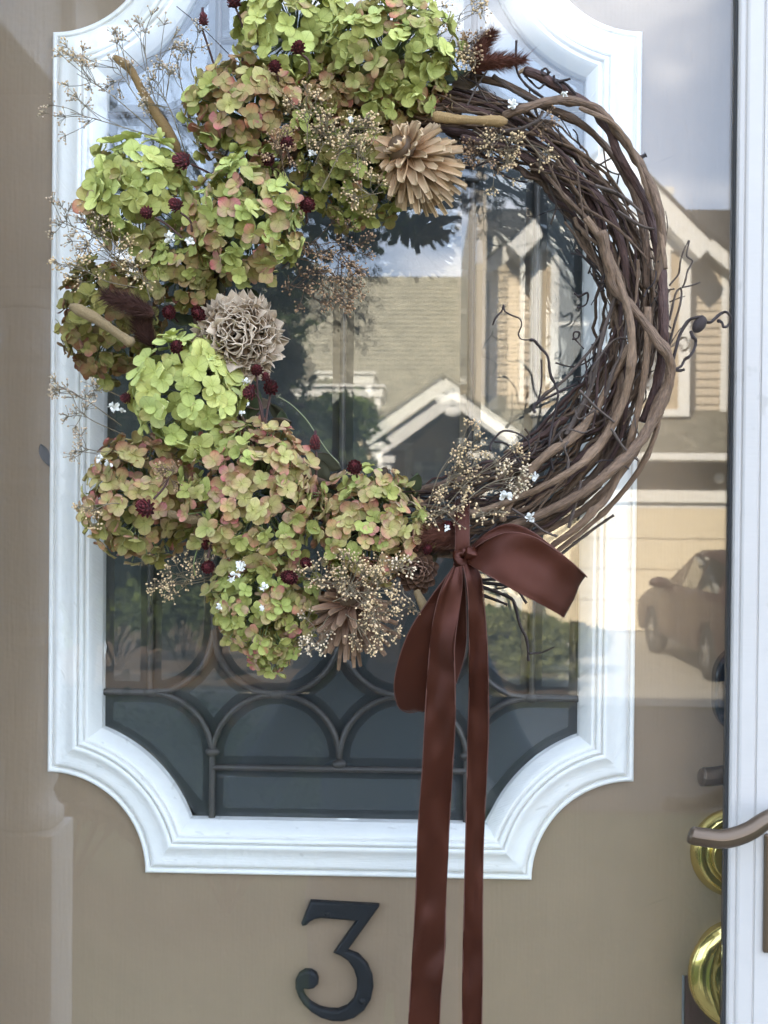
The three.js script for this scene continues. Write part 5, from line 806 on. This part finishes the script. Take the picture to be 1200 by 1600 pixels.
tree('dark_tree', 'broad dark tree standing across the street at the left', M(330, 700, 13.5).x, 13.5, 4.6, 2.0, 8, mLeafB, 14000, 0.07, 'dark trees at the left of the street');
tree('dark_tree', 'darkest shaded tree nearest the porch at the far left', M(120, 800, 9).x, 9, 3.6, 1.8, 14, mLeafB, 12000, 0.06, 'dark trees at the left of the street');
function shrub(label, x, z, h, r, seed, m, n, size, y = ROAD) { const rd = rng(seed), t = thing('shrub', label, 'shrub', V(x, y, z)), bl = [], st = []; for (let k = 0; k < 9; k++) { const a = k * 2.4, q = Math.sqrt((k + 0.5) / 9), c = [Math.cos(a) * r * q * 0.8, h * (0.45 + 0.35 * rd() * (1.2 - q)), Math.sin(a) * r * q * 0.8, r * 0.42, h / r * 0.55]; bl.push(c); st.push(tube([V(0, -0.02, 0), V(c[0] * 0.5, c[1] * 0.5, c[2] * 0.5), V(c[0], c[1], c[2])], 0.012, 5)); } part(t, 'stems', merge(st), mTrunk); part(t, 'foliage', leaves(rd, bl, n, size), m); return t; }
{ const P = (u, v, z) => M(u, v, z).x;
  shrub('rounded sunlit shrub in the planting bed, mirrored below the right bow loop', P(800, 1030, 15.5), 15.5, 0.85, 0.62, 21, mLeafC, 5000, 0.04);
  shrub('yellowish shrub at the driveway edge, mirrored beside the white frame', P(880, 1030, 14.6), 14.6, 0.75, 0.55, 22, mLeafC, 4500, 0.04);
  shrub('green shrub before the portico, mirrored behind the ribbon tails', P(745, 1020, 16.4), 16.4, 0.9, 0.6, 23, mLeafA, 4500, 0.045);
  shrub('low flowering shrub at the kerb, mirrored lowest in the bed', P(835, 1070, 13.3), 13.3, 0.42, 0.5, 24, mLeafC, 3500, 0.03);
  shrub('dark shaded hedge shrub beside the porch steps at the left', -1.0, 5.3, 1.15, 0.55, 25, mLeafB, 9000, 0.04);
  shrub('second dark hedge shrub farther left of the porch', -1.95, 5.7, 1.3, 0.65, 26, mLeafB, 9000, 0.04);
  shrub('left of three sunlit leafy shrubs beyond the street', -3.75, 14.2, 1.7, 0.75, 27, mLeafA, 6000, 0.06);
  shrub('middle of three sunlit leafy shrubs beyond the street', -2.85, 13.9, 1.5, 0.7, 28, mLeafB, 6000, 0.055);
  shrub('right of three sunlit leafy shrubs beyond the street', -2.0, 14.3, 1.6, 0.65, 29, mLeafA, 6000, 0.055);
}
{ // parked car, nose towards the garage
  const c = thing('parked_car', 'dark red car parked on the driveway before the garage, mirrored at the right', 'car', V(4.3, ROAD, 15.6)), L = 4.5, mP = phys({ color: C(0.035, 0.006, 0.005), roughness: 0.4, metalness: 0, specularIntensity: 0.6, clearcoat: 0.25, clearcoatRoughness: 0.06 }), mT = mat({ color: C(0.02, 0.02, 0.02), roughness: 0.85 }), mRim = mat({ color: C(0.5, 0.5, 0.5), metalness: 0.9, roughness: 0.3 }), mG = phys({ color: C(0.02, 0.025, 0.025), roughness: 0.04, clearcoat: 1 });
  const arch = (s, x) => { for (let i = 0; i <= 14; i++) { const a = Math.PI - i / 14 * Math.PI; s.lineTo(x + 0.36 * Math.cos(a), 0.30 + 0.36 * Math.sin(a)); } };
  const s = new THREE.Shape(); s.moveTo(-2.2, 0.26); arch(s, -1.38); arch(s, 1.36); s.lineTo(2.15, 0.28); s.quadraticCurveTo(2.3, 0.45, 2.22, 0.66); s.quadraticCurveTo(2.1, 0.86, 1.2, 0.97); s.lineTo(0.9, 1.0); s.lineTo(-2.0, 1.06); s.quadraticCurveTo(-2.3, 0.95, -2.24, 0.6); s.closePath();
  const g = new THREE.ExtrudeGeometry(s, { depth: 1.56, bevelEnabled: true, bevelThickness: 0.11, bevelSize: 0.09, bevelOffset: -0.07, bevelSegments: 5, curveSegments: 16 }); g.translate(0, 0, -0.78); g.rotateY(-Math.PI / 2); part(c, 'body', g, mP);
  // cabin: hull of stations along the length
  const st = [[-2.05, 1.03, 1.05, 0.70], [-1.55, 1.03, 1.47, 0.60], [-0.7, 1.02, 1.58, 0.60], [0.15, 1.0, 1.54, 0.60], [1.05, 0.98, 1.02, 0.70]], pos = [], idx = [], wn = [], wi = [];
  st.forEach(([z, yb, yt, w]) => { const wb = 0.80; pos.push(-wb, yb, z, -w, yt - 0.06, z, -w + 0.12, yt, z, w - 0.12, yt, z, w, yt - 0.06, z, wb, yb, z); }); for (let i = 0; i < 4; i++) for (let j = 0; j < 5; j++) { const a = i * 6 + j, b = a + 6; idx.push(a, b, a + 1, a + 1, b, b + 1); }
  const cg = geom(pos, idx); part(c, 'cabin', cg, mP);
  const pane = (name, q) => { const g = geom(q.flat(), [0, 1, 2, 0, 2, 3]); part(c, name, g, mG); };
  for (const sx of [-1, 1]) { const o = (z, t) => { const i = z < -1.55 ? 0 : z < -0.7 ? 1 : z < 0.15 ? 2 : 3, f = (z - st[i][0]) / (st[i + 1][0] - st[i][0]), yb = lerp(st[i][1], st[i + 1][1], f), yt = lerp(st[i][2], st[i + 1][2], f) - 0.06, w = lerp(st[i][3], st[i + 1][3], f); return [sx * (lerp(0.80, w, t) + 0.006), lerp(yb, yt, t), z]; }; pane('side_window', [o(-0.6, 0.1), o(0.1, 0.1), o(0.05, 0.92), o(-0.6, 0.92)]); pane('side_window', [o(-1.5, 0.1), o(-0.68, 0.1), o(-0.68, 0.92), o(-1.4, 0.9)]); pane('side_window', [o(0.18, 0.12), o(0.72, 0.15), o(0.62, 0.5), o(0.2, 0.9)]); }
  pane('windscreen', [[-0.7, 1.03, 1.0], [0.7, 1.03, 1.0], [0.55, 1.5, 0.25], [-0.55, 1.5, 0.25]]); pane('rear_window', [[-0.66, 1.1, -1.99], [0.66, 1.1, -1.99], [0.55, 1.43, -1.62], [-0.55, 1.43, -1.62]]);
  for (const [x, z] of [[-0.80, -1.38], [-0.80, 1.36], [0.80, -1.38], [0.80, 1.36]]) { const w = sub(c, 'wheel'), ty = new THREE.TorusGeometry(0.245, 0.085, 14, 32); ty.scale(1, 1, 1.25); ty.rotateY(Math.PI / 2); ty.translate(x, 0.33, z); part(w, 'tyre', ty, mT); const rims = [new THREE.CylinderGeometry(0.20, 0.20, 0.12, 24).rotateZ(Math.PI / 2).translate(x, 0.33, z)]; for (let k = 0; k < 5; k++) rims.push(new THREE.BoxGeometry(0.17, 0.19, 0.05).translate(0, 0.1, 0).rotateX(k * 1.2566).translate(x, 0.33, z)); part(w, 'rim', merge(rims), mRim); }
  for (const sx of [-1, 1]) { part(c, 'door_mirror', new THREE.SphereGeometry(0.12, 14, 10).scale(1.25, 0.7, 0.6).translate(sx * 0.93, 1.06, 0.72), mP); part(c, 'tail_light', rbox(sx > 0 ? 0.55 : -0.84, sx > 0 ? 0.84 : -0.55, 0.78, 0.98, -2.30, -2.2, 0.03), mat({ color: C(0.25, 0.01, 0.01), roughness: 0.2 })); part(c, 'headlight', new THREE.SphereGeometry(0.14, 14, 10).scale(1.1, 0.6, 0.9).translate(sx * 0.62, 0.74, 2.12), mRim); part(c, 'door_handle', rbox(sx * 0.885 - 0.012, sx * 0.885 + 0.012, 0.90, 0.925, -0.55, -0.37, 0.008), mP); }
  c.rotation.y = -0.06;
}
// ---------------------------------------------------------------- the person taking the picture, seen only in the glass
// smooth union of tapered capsules [ax, ay, az, ra, bx, by, bz, rb], meshed on a grid
function flesh(bones, cell, k = 0.03, trim = null) {
  const lo = V(1e9, 1e9, 1e9), hi = V(-1e9, -1e9, -1e9);
  for (const b of bones) for (const o of [0, 4]) for (const [i, c] of ['x', 'y', 'z'].entries()) { lo[c] = Math.min(lo[c], b[o + i] - b[o + 3] - cell * 3); hi[c] = Math.max(hi[c], b[o + i] + b[o + 3] + cell * 3); }
  const size = hi.clone().sub(lo), res = Math.min(150, Math.ceil(Math.max(size.x, size.y, size.z) / cell) + 4), mc = new MarchingCubes(res, new THREE.MeshStandardMaterial(), false, false, 260000);
  const half = res / 2, step = Math.max(size.x, size.y, size.z) / (res - 4), org = lo.clone().add(hi).multiplyScalar(0.5);
  let q = 0;
  for (let z = 0; z < res; z++) for (let y = 0; y < res; y++) for (let x = 0; x < res; x++, q++) {
    const px = org.x + (x - half) * step, py = org.y + (y - half) * step, pz = org.z + (z - half) * step; let d = 1e3;
    for (const b of bones) {
      const ux = b[4] - b[0], uy = b[5] - b[1], uz = b[6] - b[2], wx = px - b[0], wy = py - b[1], wz = pz - b[2], t = Math.min(1, Math.max(0, (wx * ux + wy * uy + wz * uz) / (ux * ux + uy * uy + uz * uz || 1)));
      const e = Math.hypot(wx - ux * t, wy - uy * t, wz - uz * t) - (b[3] + (b[7] - b[3]) * t); if (e > d + k) continue; const h = Math.max(k - Math.abs(d - e), 0) / k; d = Math.min(d, e) - h * h * k * 0.25;
    }
    if (trim) d = Math.max(d, trim(px, py, pz));
    mc.field[q] = -d;
  }
  mc.isolation = 0; mc.update();
  const n = mc.count, p = new Float32Array(n * 3); for (let i = 0; i < n; i++) { p[i * 3] = org.x + mc.positionArray[i * 3] * half * step; p[i * 3 + 1] = org.y + mc.positionArray[i * 3 + 1] * half * step; p[i * 3 + 2] = org.z + mc.positionArray[i * 3 + 2] * half * step; }
  const g = new THREE.BufferGeometry(); g.setAttribute('position', new THREE.BufferAttribute(p, 3)); const m = mergeVertices(g, 1e-5); m.computeVertexNormals(); return m.toNonIndexed();
}
{
  const me = thing('person', 'person in navy sweater and jeans holding up a phone, mirrored behind the bow', 'person', V(-0.06, PORCH, 1.6)), X = -0.06, H = (g) => { g.translate(0.06, -PORCH, -1.6); return g; };
  const mSkin = phys({ color: C(0.42, 0.25, 0.18), roughness: 0.55 }), mKnit = mat({ color: C(0.018, 0.026, 0.052), roughness: 0.9 }), mJean = mat({ color: C(0.035, 0.058, 0.11), map: tGround, roughness: 0.9 }), mHair = mat({ color: C(0.045, 0.028, 0.018), roughness: 0.6 }), mShoe = mat({ color: C(0.05, 0.05, 0.05) });
  const legs = (i) => [-1, 1].flatMap((s) => [[X + s * 0.09, -0.90, 1.60, 0.088 + i, X + s * 0.10, -1.30, 1.575, 0.058 + i], [X + s * 0.10, -1.30, 1.575, 0.056 + i, X + s * 0.105, -1.66, 1.61, 0.038 + i * 1.6]]);
  const torso = (i) => [[X, -0.86, 1.60, 0.125 + i, X, -0.70, 1.595, 0.105 + i], [X - 0.06, -0.84, 1.6, 0.10 + i, X + 0.06, -0.84, 1.6, 0.10 + i], [X - 0.05, -0.68, 1.595, 0.10 + i, X + 0.05, -0.68, 1.595, 0.10 + i], [X - 0.07, -0.52, 1.585, 0.105 + i, X + 0.07, -0.52, 1.585, 0.105 + i], [X - 0.15, -0.44, 1.58, 0.058 + i, X + 0.15, -0.44, 1.58, 0.058 + i]];
  const arms = (i) => [[X - 0.17, -0.445, 1.575, 0.050 + i, X - 0.29, -0.62, 1.44, 0.039 + i], [X - 0.29, -0.62, 1.44, 0.039 + i, -0.098, -0.20, 1.285, 0.026 + i], [X + 0.17, -0.445, 1.575, 0.050 + i, X + 0.29, -0.62, 1.44, 0.039 + i], [X + 0.29, -0.62, 1.44, 0.039 + i, 0.052, -0.20, 1.285, 0.026 + i]];
  const head = [[X, -0.44, 1.58, 0.056, X, -0.30, 1.555, 0.052], [X, -0.215, 1.55, 0.083, X, -0.185, 1.565, 0.086], [X, -0.27, 1.515, 0.045, X, -0.235, 1.52, 0.062], [X, -0.215, 1.462, 0.006, X, -0.245, 1.447, 0.012], [X - 0.084, -0.215, 1.56, 0.012, X - 0.086, -0.24, 1.555, 0.009], [X + 0.084, -0.215, 1.56, 0.012, X + 0.086, -0.24, 1.555, 0.009]];
  const feet = [-1, 1].flatMap((s) => [[X + s * 0.105, -1.68, 1.615, 0.040, X + s * 0.12, -1.71, 1.50, 0.032]]);
  part(me, 'body', H(flesh([...legs(0), ...torso(0), ...arms(0), ...head, ...feet], 0.0125, 0.035)), mSkin);
  part(me, 'sweater', H(flesh([...torso(0.014), ...arms(0.011)], 0.0125, 0.04, (x, y, z) => Math.max(-0.96 - y, 0.052 - Math.hypot(x - X, z - 1.578) > 0 && y > -0.44 ? 0.05 : -1))), mKnit);
  part(me, 'jeans', H(flesh([...legs(0.014), [X - 0.07, -0.90, 1.6, 0.105, X + 0.07, -0.90, 1.6, 0.105]], 0.0125, 0.03)), mJean);
  for (const s of [-1, 1]) part(me, 'shoe', H(flesh([[X + s * 0.105, -1.70, 1.635, 0.046, X + s * 0.12, -1.712, 1.49, 0.036]], 0.008, 0.02, (x, y) => PORCH + 0.001 - y)), mShoe);
  part(me, 'hair', H(flesh([[X, -0.175, 1.575, 0.100, X, -0.22, 1.60, 0.085], [X - 0.075, -0.20, 1.585, 0.035, X - 0.085, -0.40, 1.60, 0.028], [X + 0.075, -0.20, 1.585, 0.035, X + 0.085, -0.40, 1.60, 0.028], [X, -0.22, 1.62, 0.07, X, -0.42, 1.65, 0.055], [X - 0.04, -0.125, 1.51, 0.022, X + 0.04, -0.125, 1.51, 0.022]], 0.008, 0.03)), mHair);
  const mEye = mat({ color: C(0.7, 0.7, 0.68), roughness: 0.2 }), mIris = mat({ color: C(0.05, 0.03, 0.02), roughness: 0.2 });
  for (const s of [-1, 1]) { const e = part(me, 'eye', H(new THREE.SphereGeometry(0.012, 14, 10).translate(X + s * 0.031, -0.205, 1.477)), mEye); part(e, 'iris', H(new THREE.SphereGeometry(0.006, 12, 8).translate(X + s * 0.031, -0.205, 1.4675)), mIris); part(me, 'eyebrow', H(tube(curve([V(X + s * 0.015, -0.186, 1.468), V(X + s * 0.032, -0.181, 1.468), V(X + s * 0.05, -0.187, 1.478)], 8), 0.003, 6)), mHair); }
  part(me, 'mouth', H(tube(curve([V(X - 0.022, -0.272, 1.466), V(X, -0.270, 1.458), V(X + 0.022, -0.272, 1.466)], 10), (t) => 0.002 + 0.0035 * Math.sin(Math.PI * t), 8)), mat({ color: C(0.30, 0.11, 0.09), roughness: 0.5 }));
  // hands close on the edges of the phone: fingers on the lens side, thumbs on the screen
  for (const s of [-1, 1]) {
    const ex = s < 0 ? -0.062 : 0.016, o = s * 0.020, list = [[ex + s * 0.034, -0.19, 1.278, 0.024, ex + o, -0.13, 1.247, 0.020], [ex + s * 0.030, -0.165, 1.262, 0.020, ex + o, -0.095, 1.240, 0.016]];
    [[-0.078, 0.0078, 0.030], [-0.097, 0.0084, 0.036], [-0.116, 0.0082, 0.034], [-0.134, 0.0072, 0.027]].forEach(([y, r, l]) => { list.push([ex + o, y - 0.012, 1.240, r + 0.001, ex + s * 0.012, y, 1.215, r], [ex + s * 0.012, y, 1.215, r, ex - s * l * 0.45, y + 0.003, 1.2035, r * 0.86]); });
    list.push([ex + s * 0.022, -0.145, 1.255, 0.013, ex + s * 0.004, -0.105, 1.240, 0.0105], [ex + s * 0.004, -0.105, 1.240, 0.0105, ex - s * 0.014, -0.083, 1.2325, 0.0085]);
    part(me, 'hand', H(flesh(list, 0.003, 0.007)), mSkin);
  }
  const ph = thing('phone', 'black phone held up in both hands, mirrored behind the lower vines', 'phone', V(-0.023, -0.06, 1.219)), P = (g) => { g.translate(0.023, 0.06, -1.219); return g; };
  part(ph, 'case', P(rbox(-0.060, 0.014, -0.136, 0.014, 1.2145, 1.2225, 0.0035)), mKeypad); part(ph, 'screen', P(rbox(-0.057, 0.011, -0.133, 0.011, 1.2222, 1.2232, 0.0004)), mWinGlass);
  for (const [x, y] of [[-0.024, -0.002], [-0.012, -0.022]]) part(ph, 'lens', P(new THREE.CylinderGeometry(0.0065, 0.0065, 0.003, 24).rotateX(Math.PI / 2).translate(x, y, 1.2135)), mBlack);
}
scene.traverse((o) => { if (o.isMesh) { o.castShadow = true; o.receiveShadow = true; } });
renderer.render(scene, camera);
